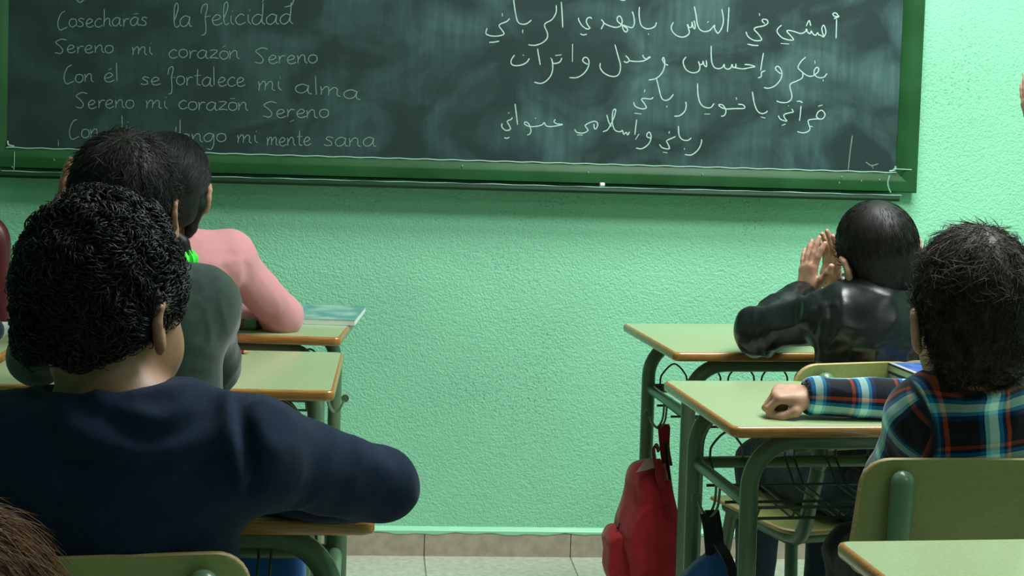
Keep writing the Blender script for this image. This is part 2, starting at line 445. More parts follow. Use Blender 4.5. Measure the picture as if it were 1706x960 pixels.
b.tube([(BX0+(BX1-BX0)*i/120, WALL-.0835-.0005*math.sin(i*1.9), zt+.0022+.0006*math.sin(i*1.1)) for i in range(121)], [.0012+.0007*math.sin(i*.7)*math.sin(i*.23) for i in range(121)], 5)
b.build('dust_and_highlight', m_dust_and_highlight, board, OB)
b = MB()
b.tube(catmull([at(1482, 292, SY-.021), at(1479, 305, SY-.021), at(1481, 315, SY-.021), at(1484, 321, SY-.021)]), [.002]*19, 5)
b.build('paint_chip', m_dust_and_highlight, board, OB); b = MB()
b.tube(catmull([at(24, 253, SY-.018), at(24, 265, SY-.021), at(23, 283, SY-.021)]), .0012, 5)
b.build('paint_chip', m_dust_and_highlight, board, OB); b = MB()
b.tube([at(1488, 281.5, SY-.021), at(1519, 283, SY-.021)], .0016, 5)
b.build('paint_chip', m_dust_and_highlight, board, OB)
for (qx, qy) in ((1435, 300), (1465, 298), (1402, 293), (1398, 303), (1170, 289), (980, 286), (20, 277), (90, 265), (770, 275)):
    c_ = MB(); c_.tube([at(qx, qy, SY-.0215), at(qx+.5, qy+2.5, SY-.0215)], .0014, 5); c_.build('paint_chip', m_dust_and_highlight, board, OB)

def ribbon(mb, pts, w, jitter=.12):
    P = catmull(pts, 5) if len(pts) > 2 else [np.array(p, float) for p in pts]
    vs = []; n_ = len(P)
    for i, p in enumerate(P):
        t = P[min(i+1, n_-1)]-P[max(i-1, 0)]; t /= np.linalg.norm(t)+1e-9
        nn = np.array([-t[2], 0, t[0]]); ww = w*.5*(1+jitter*random.uniform(-1, 1))*(0.7 if i in (0, n_-1) else 1)
        vs += [p+nn*ww, p+np.array([0, -.0007, 0]), p-nn*ww]
    fs = []
    for i in range(n_-1):
        a = i*3
        fs += [(a, a+1, a+4, a+3), (a+1, a+2, a+5, a+4)]
    mb.add(vs, fs)
def bp(px, py):
    p = at(px, py, SY); p[1] = SY-.0004; return p
def strokes(name, origin, sc, lst, w, m):
    px_ = sorted([[(origin[0]+x/sc, origin[1]+y/sc) for x, y in s] for s in lst], key=lambda s: min(q[0] for q in s))
    words = []; right = -99                       # strokes that stand close together make one written word
    for s in px_:
        if min(q[0] for q in s) > right+7: words.append([])
        words[-1].append(s); right = max(right, max(q[0] for q in s))
    for wd in words:
        mb = MB()
        for s in wd: ribbon(mb, [bp(x, y) for x, y in s], w)
        mb.build(name, m, board, OB, 80)
S1 = 1706/300.
strokes('chalk_writing', (800, 0), S1, [
 [(65,265),(55,320),(110,342),(180,340),(225,322),(205,285),(178,245),(205,222),(250,205),(280,175)], [(208,125),(210,155)], [(85,402),(130,400),(180,390)],
 [(315,-10),(330,100),(355,205),(400,230),(445,222),(485,190)], [(403,280),(402,315)],
 [(720,50),(718,120),(680,185),(620,220),(610,250),(635,310),(635,360),(590,405),(520,430),(455,425)], [(768,18),(775,120),(782,262)],
 [(1058,178),(1040,165),(1015,175),(1005,205),(1020,240),(1038,268),(1010,275),(965,245),(935,195),(930,168)], [(948,320),(975,332),(1010,325)],
 [(1145,185),(1170,220),(1145,278)], [(1165,215),(1210,240),(1280,260),(1330,245),(1345,200),(1325,155),(1300,165),(1300,200),(1340,235),(1395,275),(1380,305),(1355,280),(1350,240),(1400,255),(1440,262),(1460,220),(1455,160),(1440,108)],
 [(1508,65),(1505,140),(1520,230),(1560,268),(1610,272),(1655,250),(1670,212)], [(1592,318),(1596,330)], [(1325,-3),(1350,3),(1375,0)],
 # second half of the same line
 ] + [[(x+1706, y) for x, y in s] for s in [
 [(125,210),(105,250),(110,290),(150,335),(205,353),(250,340),(275,310),(265,265),(255,230)], [(258,228),(275,262),(295,255),(300,220)], [(298,205),(310,255),(325,275),(330,240),(318,195)],
 [(322,60),(340,150),(350,225),(375,280),(420,300),(465,290),(490,265)], [(445,215),(458,203)], [(490,265),(515,240),(512,262),(530,300),(548,315),(580,270),(598,190),(582,85)], [(650,68),(645,170),(635,302)],
 [(812,300),(830,345),(880,380),(935,387),(960,372),(930,325),(890,280),(910,260),(980,245),(1018,220),(1010,190),(975,183),(965,200),(990,225)], [(937,125),(942,150)], [(825,418),(880,430),(930,432)],
 [(1150,238),(1115,270),(1108,305),(1150,355),(1210,378),(1262,378),(1240,345),(1200,300),(1215,288),(1270,300),(1330,318),(1375,300),(1385,275),(1395,305),(1420,320),(1430,295),(1445,320),(1470,335),(1490,310),(1500,330),(1520,335),(1545,350),(1568,310),(1560,260),(1545,240),(1530,270),(1540,320),(1552,352)],
 [(1382,248),(1410,195),(1425,245)], [(1140,412),(1220,418)], [(1670,180),(1668,280),(1665,365)], [(1695,160),(1665,125),(1635,130),(1650,155),(1690,158),(1645,178)]]],
 .0033, m_chalk)
strokes('chalk_writing', (830, 60), S1, [
 [(155,180),(125,225),(125,265),(160,282),(220,275),(270,250),(295,212)], [(232,178),(243,186)], [(372,120),(385,200),(398,275)],
 [(340,438),(400,450),(450,430),(495,380),(515,320),(515,265),(505,215)], [(510,255),(540,262),(585,245),(603,208)], [(540,187),(600,178)], [(495,205),(500,215)], [(704,75),(702,245)],
 [(675,395),(740,395),(800,365),(845,310),(860,250),(845,210),(815,205),(800,235),(830,262),(848,268)],
 [(968,255),(965,300),(1000,350),(1060,380),(1115,382),(1148,350),(1158,280),(1135,190),(1105,80)],
 [(1205,185),(1230,210),(1240,235),(1215,252),(1190,240)], [(1240,235),(1300,242),(1370,238),(1420,215),(1440,200),(1420,205),(1410,225)], [(1370,178),(1378,205),(1415,225)],
 [(1425,418),(1490,405),(1545,360),(1575,290),(1575,230),(1565,205),(1555,225),(1580,265),(1610,278)],
 ] + [[(x+270*S1, y) for x, y in s] for s in [
 [(245,198),(220,230),(220,270),(250,325),(310,350),(360,335),(375,295),(360,240)], [(360,240),(375,270),(400,265),(405,240),(415,275),(438,290),(435,230)],
 [(482,92),(482,180),(490,255),(515,300),(560,310),(590,295),(605,270),(610,300),(640,315),(670,300),(680,270),(690,300),(715,290),(715,262)], [(700,300),(780,312),(850,300),(895,290),(850,275),(798,270)],
 [(978,160),(962,250),(950,330)], [(995,330),(960,345),(955,385),(925,397)], [(980,490),(1030,495),(1090,470),(1140,410),(1152,350),(1130,300),(1105,288),(1090,310),(1120,345),(1145,358)],
 [(1378,200),(1335,240),(1305,295),(1330,330),(1390,375),(1440,380),(1490,345),(1500,310),(1480,298),(1460,325),(1460,365),(1500,395),(1550,390),(1580,355)], [(1465,232),(1466,262)], [(1543,412),(1543,430)],
 [(1350,350),(1345,395),(1300,425),(1240,450),(1228,485),(1245,555),(1240,600),(1200,630),(1140,630),(1100,615)]]],
 .0033, m_chalk)
strokes('chalk_writing', (1040, 120), 1706/350., [
 [(75,245),(90,280),(140,300),(178,292),(165,260),(140,225),(160,215),(215,220),(235,205)], [(168,140),(163,165)], [(82,335),(140,342)],
 [(262,55),(280,130),(300,205),(325,230),(365,222),(400,180)], [(342,288),(350,275)], [(405,360),(450,355),(490,320),(503,275),(498,242)],
 [(595,92),(598,180),(615,250),(650,285),(700,290),(730,255)], [(650,342),(697,342)],
 [(785,362),(815,350),(825,310),(800,270),(770,265),(775,280),(820,300),(900,298),(975,295),(965,268),(925,262)], [(908,205),(912,225)],
 [(1040,160),(1055,250),(1080,315),(1115,338),(1150,330),(1163,315)], [(1108,365),(1145,375)],
 [(1250,355),(1270,385),(1320,400),(1300,370),(1300,345),(1350,330),(1372,325),(1360,300)], [(1280,435),(1310,422)], [(1333,270),(1334,278)],
 [(1400,240),(1425,238),(1448,250)], [(1435,275),(1430,340),(1423,397)],
 [(1405,485),(1450,495),(1490,485),(1508,460),(1495,415),(1500,390),(1560,382),(1610,380),(1630,345),(1605,312),(1575,325),(1560,360),(1580,382)], [(1575,278),(1610,268)], [(1510,440),(1530,446)]],
 .0033, m_chalk)
strokes('chalk_writing', (820, 160), 1706/370., [
 [(75,210),(75,240),(105,265),(140,255),(130,225),(115,195),(145,180),(155,165)], [(127,125),(126,135)], [(92,322),(115,325),(132,315)], [(175,60),(185,140),(195,222)],
 [(268,300),(290,290),(297,260),(280,215),(255,200),(248,215),(285,235),(350,232),(385,220),(400,205),(415,230),(460,235),(540,220),(500,215),(475,200),(485,178)], [(330,168),(335,175)],
 [(632,255),(650,280),(700,285),(735,265),(720,240),(715,225),(750,205),(790,195),(810,215),(800,250),(785,250),(780,215)], [(650,300),(695,300)],
 [(850,275),(885,260),(915,210),(940,150),(948,105),(930,110),(922,160),(925,220),(945,265),(985,275),(1000,265),(1010,295),(1030,280),(1040,300),(1055,275)], [(880,145),(895,200),(915,235)],
 [(1110,180),(1102,240),(1095,298)], [(1128,292),(1100,335)], [(1103,400),(1150,405),(1200,370),(1220,320),(1210,280),(1190,290),(1190,315),(1220,325)],
 [(1283,372),(1310,400),(1360,405),(1350,370),(1340,345),(1380,325),(1408,312)], [(1362,270),(1357,288)], [(1310,432),(1345,437)],
 [(1430,230),(1435,300),(1460,335),(1500,342),(1530,322)], [(1477,400),(1477,412)], [(1478,450),(1530,453),(1580,415),(1605,365),(1608,332)]],
 .0033, m_chalk)
# the Latin-script verses on the left half: a small single-stroke hand
BOWL = [(.78,.85),(.45,1),(.1,.65),(.1,.2),(.35,0),(.65,.25),(.8,.85)]
G = {
 'a': (1.0, [BOWL, [(.8,.95),(.76,.35),(.85,.05),(1.0,.05)]]), 'c': (.8, [[(.72,.85),(.42,1),(.08,.55),(.2,.08),(.5,0),(.8,.22)]]),
 'd': (1.0, [BOWL, [(.82,2.1),(.8,1.2),(.78,.3),(1.0,0)]]), 'e': (.85, [[(.05,.42),(.45,.5),(.68,.78),(.4,1),(.1,.6),(.2,.1),(.5,0),(.85,.22)]]),
 'f': (.8, [[(.05,1.2),(.15,1.9),(.45,2.1),(.5,1.7),(.38,.9),(.45,-.2),(.4,-.8),(.15,-.95)], [(.4,.85),(.75,.95)]]),
 'g': (1.0, [BOWL, [(.82,.95),(.85,-.2),(.65,-.9),(.3,-.8)]]), 'h': (.95, [[(.12,2.1),(.15,1.0),(.12,0)], [(.14,.5),(.4,.95),(.65,.85),(.7,.2),(.9,0)]]),
 'i': (.4, [[(.12,.95),(.14,.3),(.35,0)], [(.2,1.45),(.22,1.3)]]), 'l': (.5, [[(.1,.5),(.4,1.7),(.3,2.25),(.12,1.8),(.14,.4),(.32,0),(.55,.2)]]), 'L': (.4, [[(.12,2.1),(.16,.9),(.2,0)]]),
 'm': (1.3, [[(.05,.95),(.12,.5),(.1,0)], [(.12,.45),(.35,.95),(.52,.8),(.52,.05)], [(.53,.45),(.8,.95),(1.0,.8),(1.0,.2),(1.2,0)]]),
 'n': (.95, [[(.05,.95),(.12,.5),(.1,0)], [(.12,.45),(.4,.95),(.65,.85),(.7,.2),(.92,.0)]]), 'o': (.85, [[(.5,1),(.15,.85),(.08,.3),(.4,0),(.75,.3),(.7,.85),(.4,.98)]]),
 'r': (.7, [[(.1,.95),(.15,.4),(.13,0)], [(.14,.5),(.35,.9),(.68,.9)]]), 's': (.75, [[(.68,.85),(.35,1),(.15,.75),(.5,.45),(.55,.12),(.25,0),(.0,.12)]]),
 't': (.7, [[(.32,1.8),(.3,.8),(.35,.1),(.65,.05)], [(.02,1.05),(.65,1.1)]]), 'u': (1.0, [[(.1,.95),(.12,.2),(.4,0),(.7,.3),(.75,.95)], [(.75,.95),(.76,.2),(.95,0)]]),
 'z': (.85, [[(.1,.95),(.5,1.0),(.7,.9),(.4,.45),(.1,.05),(.45,.08),(.85,.0)]]),
 'C': (1.1, [[(.75,2.0),(.35,1.7),(.08,.8),(.12,.1),(.35,-.25),(.75,-.05),(1.0,.1)]]), 'S': (1.1, [[(1.1,1.7),(.6,1.85),(.1,1.45),(.45,1.0),(.75,.45),(.55,.02),(.05,.15)]]),
 '´': (0, [[(-.5,1.35),(-.25,1.6)]]), '¯': (0, [[(-.65,1.4),(-.2,1.45)]]),
}
def hand(lst, w, m):
    for word, x0, x1, y0, y1, xh in lst:
        mb = MB(); tot = sum(G[c][0] for c in word); sx = (x1-x0)/tot; cur = 0
        for c in word:
            wd, st = G[c]
            jx, jy = random.uniform(-.04, .04), random.uniform(-.06, .06)
            for s in st:
                pts = []
                for (u, v) in s:
                    X = x0+(cur+u+jx)*sx+.06*v*xh*.5; Y = y0+(y1-y0)*(X-x0)/(x1-x0)-(v+jy)*xh
                    pts.append(bp(X, Y))
                ribbon(mb, pts, w)
            cur += wd
        mb.build('chalk_writing', m, board, OB, 80)
hand([('Cosechara¯s', 95, 246, 46, 43, 14), ('la', 287, 320, 45, 45, 18), ('felicidad', 332, 488, 43, 40, 17)], .0026, m_chalk2)
hand([('Sereno', 90, 190, 89, 88, 13), ('mi', 219, 256, 91, 91, 14), ('corazo´n', 280, 400, 96, 99, 14), ('Sereno', 424, 530, 106, 106, 14)], .0026, m_chalk2)
hand([('Con', 105, 157, 137, 137, 14), ('e´L', 172, 200, 137, 136, 15), ('se', 235, 268, 141, 142, 13), ('fortaLece', 278, 408, 142, 144, 15), ('mi', 428, 470, 150, 151, 16), ('aLma', 490, 600, 154, 166, 15)], .0026, m_chalk2)
hand([('Sereno', 125, 224, 181, 180, 14), ('mi', 241, 280, 180, 181, 14), ('corazo¯n', 296, 415, 182, 185, 14), ('Sereno', 436, 548, 195, 197, 14)], .0026, m_chalk2)
hand([('Con', 114, 166, 229, 230, 15), ('Li', 200, 216, 222, 222, 14), ('L', 297, 303, 232, 232, 15), ('tengo', 285, 378, 236, 237, 14), ('mi', 394, 430, 238, 239, 14), ('mente', 443, 518, 243, 243, 14), ('sana', 540, 626, 243, 245, 15)], .0026, m_chalk2)
strokes('chalk_writing', (0, 0), 1.0, [[(126,-3),(132,4),(140,0)], [(440,-3),(437,4)], [(490,-4),(486,8),(474,12)], [(1420,226),(1416,255),(1413,284)],
  [(1442,270),(1452,276),(1463,273)], [(1452,276),(1455,281)], [(97,233),(97,243)], [(483,203),(490,200)]], .0028, m_chalk2)

t = thing('chalk_stick', 'short white stub of chalk lying on the chalk tray', 'chalk', (at(1003, 311, WALL-.08)))
p = at(1003, 311, WALL-.08); p[2] = zt+.009; t.location = p
b = MB(); b.tube([(-.006, 0, 0), (.006, .003, 0)], [.0055, .006], 10, dome=False); b.build('chalk_body', m_chalkp, t)

# ------------------------------------------------------------------ school desks
DW, DD, DH, DT = .67, .462, .75, .020
def rrect(w, d, r, inset, z, n=5):
    out = []
    x0, x1, y0, y1 = inset, w-inset, inset, d-inset; r = max(r-inset*.6, .003)
    for cx, cy, a0 in ((x1-r, y0+r, -90), (x1-r, y1-r, 0), (x0+r, y1-r, 90), (x0+r, y0+r, 180)):
        for k in range(n+1):
            a = math.radians(a0+90*k/n); out.append((cx+r*math.cos(a), cy+r*math.sin(a), z))
    return out
def make_desk(loc, rz, label):
    t = thing('school_desk', label, 'desk', loc, rz, 'school desks in the two rows')
    b = MB(); rings = []; mis = []
    b.rings([rrect(DW, DD, .016, .005, DH-DT), rrect(DW, DD, .016, .0015, DH-DT+.002), rrect(DW, DD, .016, 0, DH-DT+.006), rrect(DW, DD, .016, 0, DH-.005), rrect(DW, DD, .016, .0015, DH-.0015), rrect(DW, DD, .016, .005, DH-.0002), rrect(DW, DD, .016, .0065, DH)],
            0, True, [1, 1, 1, 1, 1, 1, 0])
    b.m[-1] = 0; b.m[-2] = 1
    b.build('desktop', [m_lam, m_edge], t, angle=50)
    r = .0165; zt_ = DH-DT-r
    for y in (.062, DD-.062):
        q = MB(); q.tube(fillet([(.055, y-.012, .012), (.055, y, zt_), (DW-.055, y, zt_), (DW-.055, y-.012, .012)], .085, 9), r, 14)
        fr = q.build('leg_frame', m_tube, t)
        for xx in (.055, DW-.055):
            c = MB(); c.tube([(xx, y-.012, 0), (xx, y-.012, .03)], .0195, 12); c.build('foot_cap', m_foot, fr)
    zr = DH-.152
    q = MB(); q.tube(fillet([(.057, .07, zr), (.057, DD-.062, zr), (DW-.057, DD-.062, zr), (DW-.057, .07, zr)], .02, 4), .0115, 10)
    rail = q.build('rail', m_tube, t)
    # wire book basket slung from the rail
    q = MB(); yb = DD-.07; yf = .10
    nx = 6
    for k in range(nx):
        xa = .075+(DW-.15)*k/nx+.008; xb = xa+.068
        q.tube(catmull([(xa, yb, zr+.01), (xa+.004, yb, zr+.035), (xa+.034, yb, zr+.062), (xb-.004, yb, zr+.035), (xb, yb, zr+.01)], 5), .0024, 6)
        for xx in (xa, xb):
            q.tube(fillet([(xx, yb, zr+.01), (xx, yb-.06, zr-.03), (xx, yf, zr-.035), (xx, yf-.02, zr-.01)], .01, 3), .0022, 6)
    for yy, zz in ((yb-.06, zr-.03), (yb-.18, zr-.033), (yf, zr-.035), (yf-.02, zr-.01)):
        q.tube([(.06, yy, zz), (DW-.06, yy, zz)], .003, 6)
    q.build('book_basket', m_wire, t)
    for sx, hx in ((-1, .057), (1, DW-.057)):
        q = MB()
        for dy in (-.007, .007):
            q.tube(catmull([(hx+sx*.004, .235+dy*1.6, zr-.006), (hx+sx*.007, .235+dy*1.5, zr-.045), (hx+sx*.02, .235+dy, zr-.064), (hx+sx*.034, .235+dy*.7, zr-.054), (hx+sx*.042, .235, zr-.036)], 5), .0026, 7)
        q.tube([(hx+sx*.045, .2375, zr-.030), (hx+sx*.045, .2405, zr-.030)], .0095, 12)
        q.build('bag_hook', m_tube, t)
    return t
def Rz(a):
    a = math.radians(a); return a
def place_desk_from_left(xf, yf, deg, label, first=None):      # (xf, yf): front-left corner of the top
    t = make_desk((xf, yf, 0), Rz(deg), label) if first is None else copy_tree(first)
    if first is not None: t.location = (xf, yf, 0); t.rotation_euler = (0, 0, Rz(deg)); t['label'] = label
    return t
def right_to_left(xr, yr, deg):
    a = math.radians(deg); return xr-DW*math.cos(a), yr-DW*math.sin(a)
desk_r2 = place_desk_from_left(.680, 3.642, 6.0, 'green topped desk nearest the board on the right, red backpack hanging from its hook')
desk_r1 = place_desk_from_left(.634, 2.827, 5.3, 'green topped desk on the right under the resting fist of the child in plaid', desk_r2)
desk_r3 = place_desk_from_left(.648, 1.642, 4.5, 'empty green topped school desk at the lower right corner, behind the plaid child', desk_r2)
x, y = right_to_left(-.057, 3.768, -5.5); desk_l1 = place_desk_from_left(x, y, -5.5, 'green topped school desk carrying the teal workbook, in front of the child in pink', desk_r2)
x, y = right_to_left(-.056, 3.106, -1.3); desk_l2 = place_desk_from_left(x, y, -1.3, 'green topped school desk beside the child in dark green, its front edge glossy brown', desk_r2)
x, y = right_to_left(.018, 2.172, 0.0); desk_l3 = place_desk_from_left(x, y, 0.0, 'school desk under the elbow of the child in the navy sweatshirt', desk_r2)
x, y = right_to_left(-.735, 3.45, -1.3); desk_l4 = place_desk_from_left(x, y, -1.3, 'green topped school desk cut by the left edge, holding a white booklet', desk_r2)

# ------------------------------------------------------------------ school chairs
def make_chair(label):
    t = thing('school_chair', label, 'chair', (0, 0, 0), 0, 'olive school chairs')
    # backrest: bent plywood panel, wider below, big round corners
    b = MB(); zb0, zb1 = .60, .785
    def outline(n=7):
        hw1, hw0, r = .185, .193, .045
        pts = []
        for cx, cz, a0, rr in ((hw1-r, zb1-r, 0, r), (-hw1+r, zb1-r, 90, r), (-hw0+.03, zb0+.03, 180, .03), (hw0-.03, zb0+.03, 270, .03)):
            for k in range(n+1):
                a = math.radians(a0+90*k/n); pts.append((cx+rr*math.cos(a), cz+rr*math.sin(a)))
        return pts
    def surf(x, z, off): return (x, -.185-.10*(z-.60)+.55*x*x*-1*-1*.9+off, z)
    o = outline(); nu = len(o); cen = (0, .69)
    def ring(f, off): return [surf(cen[0]+(px-cen[0])*f, cen[1]+(pz-cen[1])*f, off) for px, pz in o]
    front = [ring(f, .0055) for f in (.02, .25, .5, .75, .93, .985)]
    mid = [ring(1.0, .003), ring(1.0, -.003)]
    back = [ring(f, -.0055) for f in (.985, .93, .75, .5, .25, .02)]
    rs = front+mid+back
    b.rings(rs[::-1], 0, True, ([0]*5+[1, 1, 1]+[0]*5)[::-1]+[0])
    b.build('backrest', [m_ply, m_plyedge], t, angle=50)
    # seat: dished plywood with a rolled front edge
    b = MB()
    def so(n=6):
        pts = []
        for cx, cy, a0 in ((.185-.05, .19-.05, 0), (-.185+.05, .19-.05, 90), (-.175+.05, -.17+.05, 180), (.175-.05, -.17+.05, 270)):
            for k in range(n+1):
                a = math.radians(a0+90*k/n); pts.append((cx+.05*math.cos(a), cy+.05*math.sin(a)))
        return pts
    s_o = so()
    def sz(x, y): return .432-.012*math.exp(-((y+.05)/.12)**2)*(1-(x/.2)**2)-(max(0, y-.12)/.07)**2*.018
    def sring(f, off): return [(px*f, py*f, sz(px*f, py*f)+off) for px, py in s_o]
    top = [sring(f, .0055) for f in (.02, .3, .55, .8, .95, .985)]; mid = [sring(1, .003), sring(1, -.003)]; bot = [sring(f, -.0055) for f in (.985, .95, .8, .55, .3, .02)]
    b.rings((top+mid+bot)[::-1], 0, True, ([0]*5+[1, 1, 1]+[0]*5)[::-1]+[0])
    b.build('seat', [m_ply, m_plyedge], t, angle=50)
    for s in (-1, 1):
        q = MB()
        q.tube(fillet([(s*.128, -.185+.014-.02-.016, .752), (s*.133, -.188, .56), (s*.140, -.165, .408), (s*.140, .15, .408)], .06, 7), [.0175]+[.0172]*8+[.0155]*8+[.0145], 12, dome=True) if False else q.tube(fillet([(s*.128, -.2125, .752), (s*.134, -.205, .56), (s*.140, -.165, .408), (s*.140, .15, .408)], .06, 7), .0155, 12, dome=True)
        sf = q.build('side_frame', m_tube, t)
        c = MB(); c.tube([(s*.1325, -.2085, .58), (s*.128, -.2130, .752)], [.0160, .0182], 12, dome=True); c.build('end_cap', m_cap, sf)
        for yy, y2 in ((.13, .19), (-.13, -.20)):
            q = MB(); q.tube([(s*.142, yy, .40), (s*.172, y2, .012)], .0135, 12); lg = q.build('leg', m_tube, t)
            c = MB(); c.tube([(s*.1735, y2+.002, 0), (s*.1715, y2, .03)], .0165, 10); c.build('foot_cap', m_foot, lg)
    for yy in (.10, -.12):
        q = MB(); q.tube([(-.14, yy, .405), (.14, yy, .405)], .011, 10); q.build('cross_bar', m_tube, t)
    return t
def put_chair(proto, loc, deg, label):
    c = copy_tree(proto) if proto else make_chair(label)
    c.location = loc; c.rotation_euler = (0, 0, Rz(deg)); c['label'] = label
    return c
ch_p5 = put_chair(None, (.921, 2.64, 0), 3, 'olive school chair holding the child in the plaid shirt, backrest in full view')
pp = at(1385, 600, 3.33)
ch_p4 = put_chair(ch_p5, (pp[0]+.045, 3.535, 0), 16, 'olive school chair under the child in the leather jacket, its frame seen below the desk')
ch_p1 = put_chair(ch_p5, (-.335, 2.07, 0), 9, 'olive school chair at the lower left, behind the child in the navy sweatshirt')
ch_p2 = put_chair(ch_p5, (-.36, 2.865, 0), 0, 'olive school chair under the child in dark green, hidden behind the navy sweatshirt')
pp = at(420, 580, 3.60)
ch_p3 = put_chair(ch_p5, (pp[0]-.178, 3.785, 0), -3, 'olive school chair of the child in pink, one pale corner showing over the desk behind')
ch_p3.scale = (.95, .95, .955)
ch_p6 = put_chair(ch_p5, (-.41, 1.06, 0), 0, 'olive school chair of the brown-haired child at the lower left corner')
ch_p7 = put_chair(ch_p5, (1.62, 3.60, 0), 0, 'olive school chair of the clapping child beyond the right edge')

# maroon padded chair by the front wall, cut by the left edge
t = thing('padded_chair', 'maroon padded chair against the front wall at the left edge', 'chair', (at(15, 400, 4.09)[0]-.215, 4.28, 0), 0)
b = MB(); o = []
MZ = at(4, 355, 4.09)[2]
for cx, cz, a0 in ((.14, MZ-.075, 0), (-.14, MZ-.075, 90), (-.14, MZ-.26, 180), (.14, MZ-.26, 270)):
    for k in range(7):
        a = math.radians(a0+15*k); o.append((cx+.075*math.cos(a), cz+.075*math.sin(a)))
def rg(f, y): return [(px*f, y, MZ-.16+(pz-MZ+.16)*f) for px, pz in o]
b.rings([rg(f, y) for f, y in ((.6, -.20), (.85, -.205), (.96, -.2), (1, -.185), (1, -.165), (.96, -.15), (.85, -.142), (.6, -.14))]); b.build('backrest', m_maroon, t, angle=60)
b = MB(); o = []
for cx, cy, a0 in ((.16, .16, 0), (-.16, .16, 90), (-.16, -.12, 180), (.16, -.12, 270)):
    for k in range(7):
        a = math.radians(a0+15*k); o.append((cx+.06*math.cos(a), cy+.06*math.sin(a)))
b.rings([[(px*f, py*f, z) for px, py in o] for f, z in ((.9, .42), (1, .43), (1, .46), (.95, .475), (.7, .48))]); b.build('seat', m_maroon, t, angle=60)
for s in (-1, 1):
    q = MB(); q.tube(fillet([(s*.17, -.175, .72), (s*.17, -.18, .40), (s*.17, -.24, 0.0)], .05), .012, 10); q.build('leg', m_steel, t)
    q = MB(); q.tube([(s*.17, .15, .42), (s*.17, .19, 0.0)], .012, 10); q.build('leg', m_steel, t)

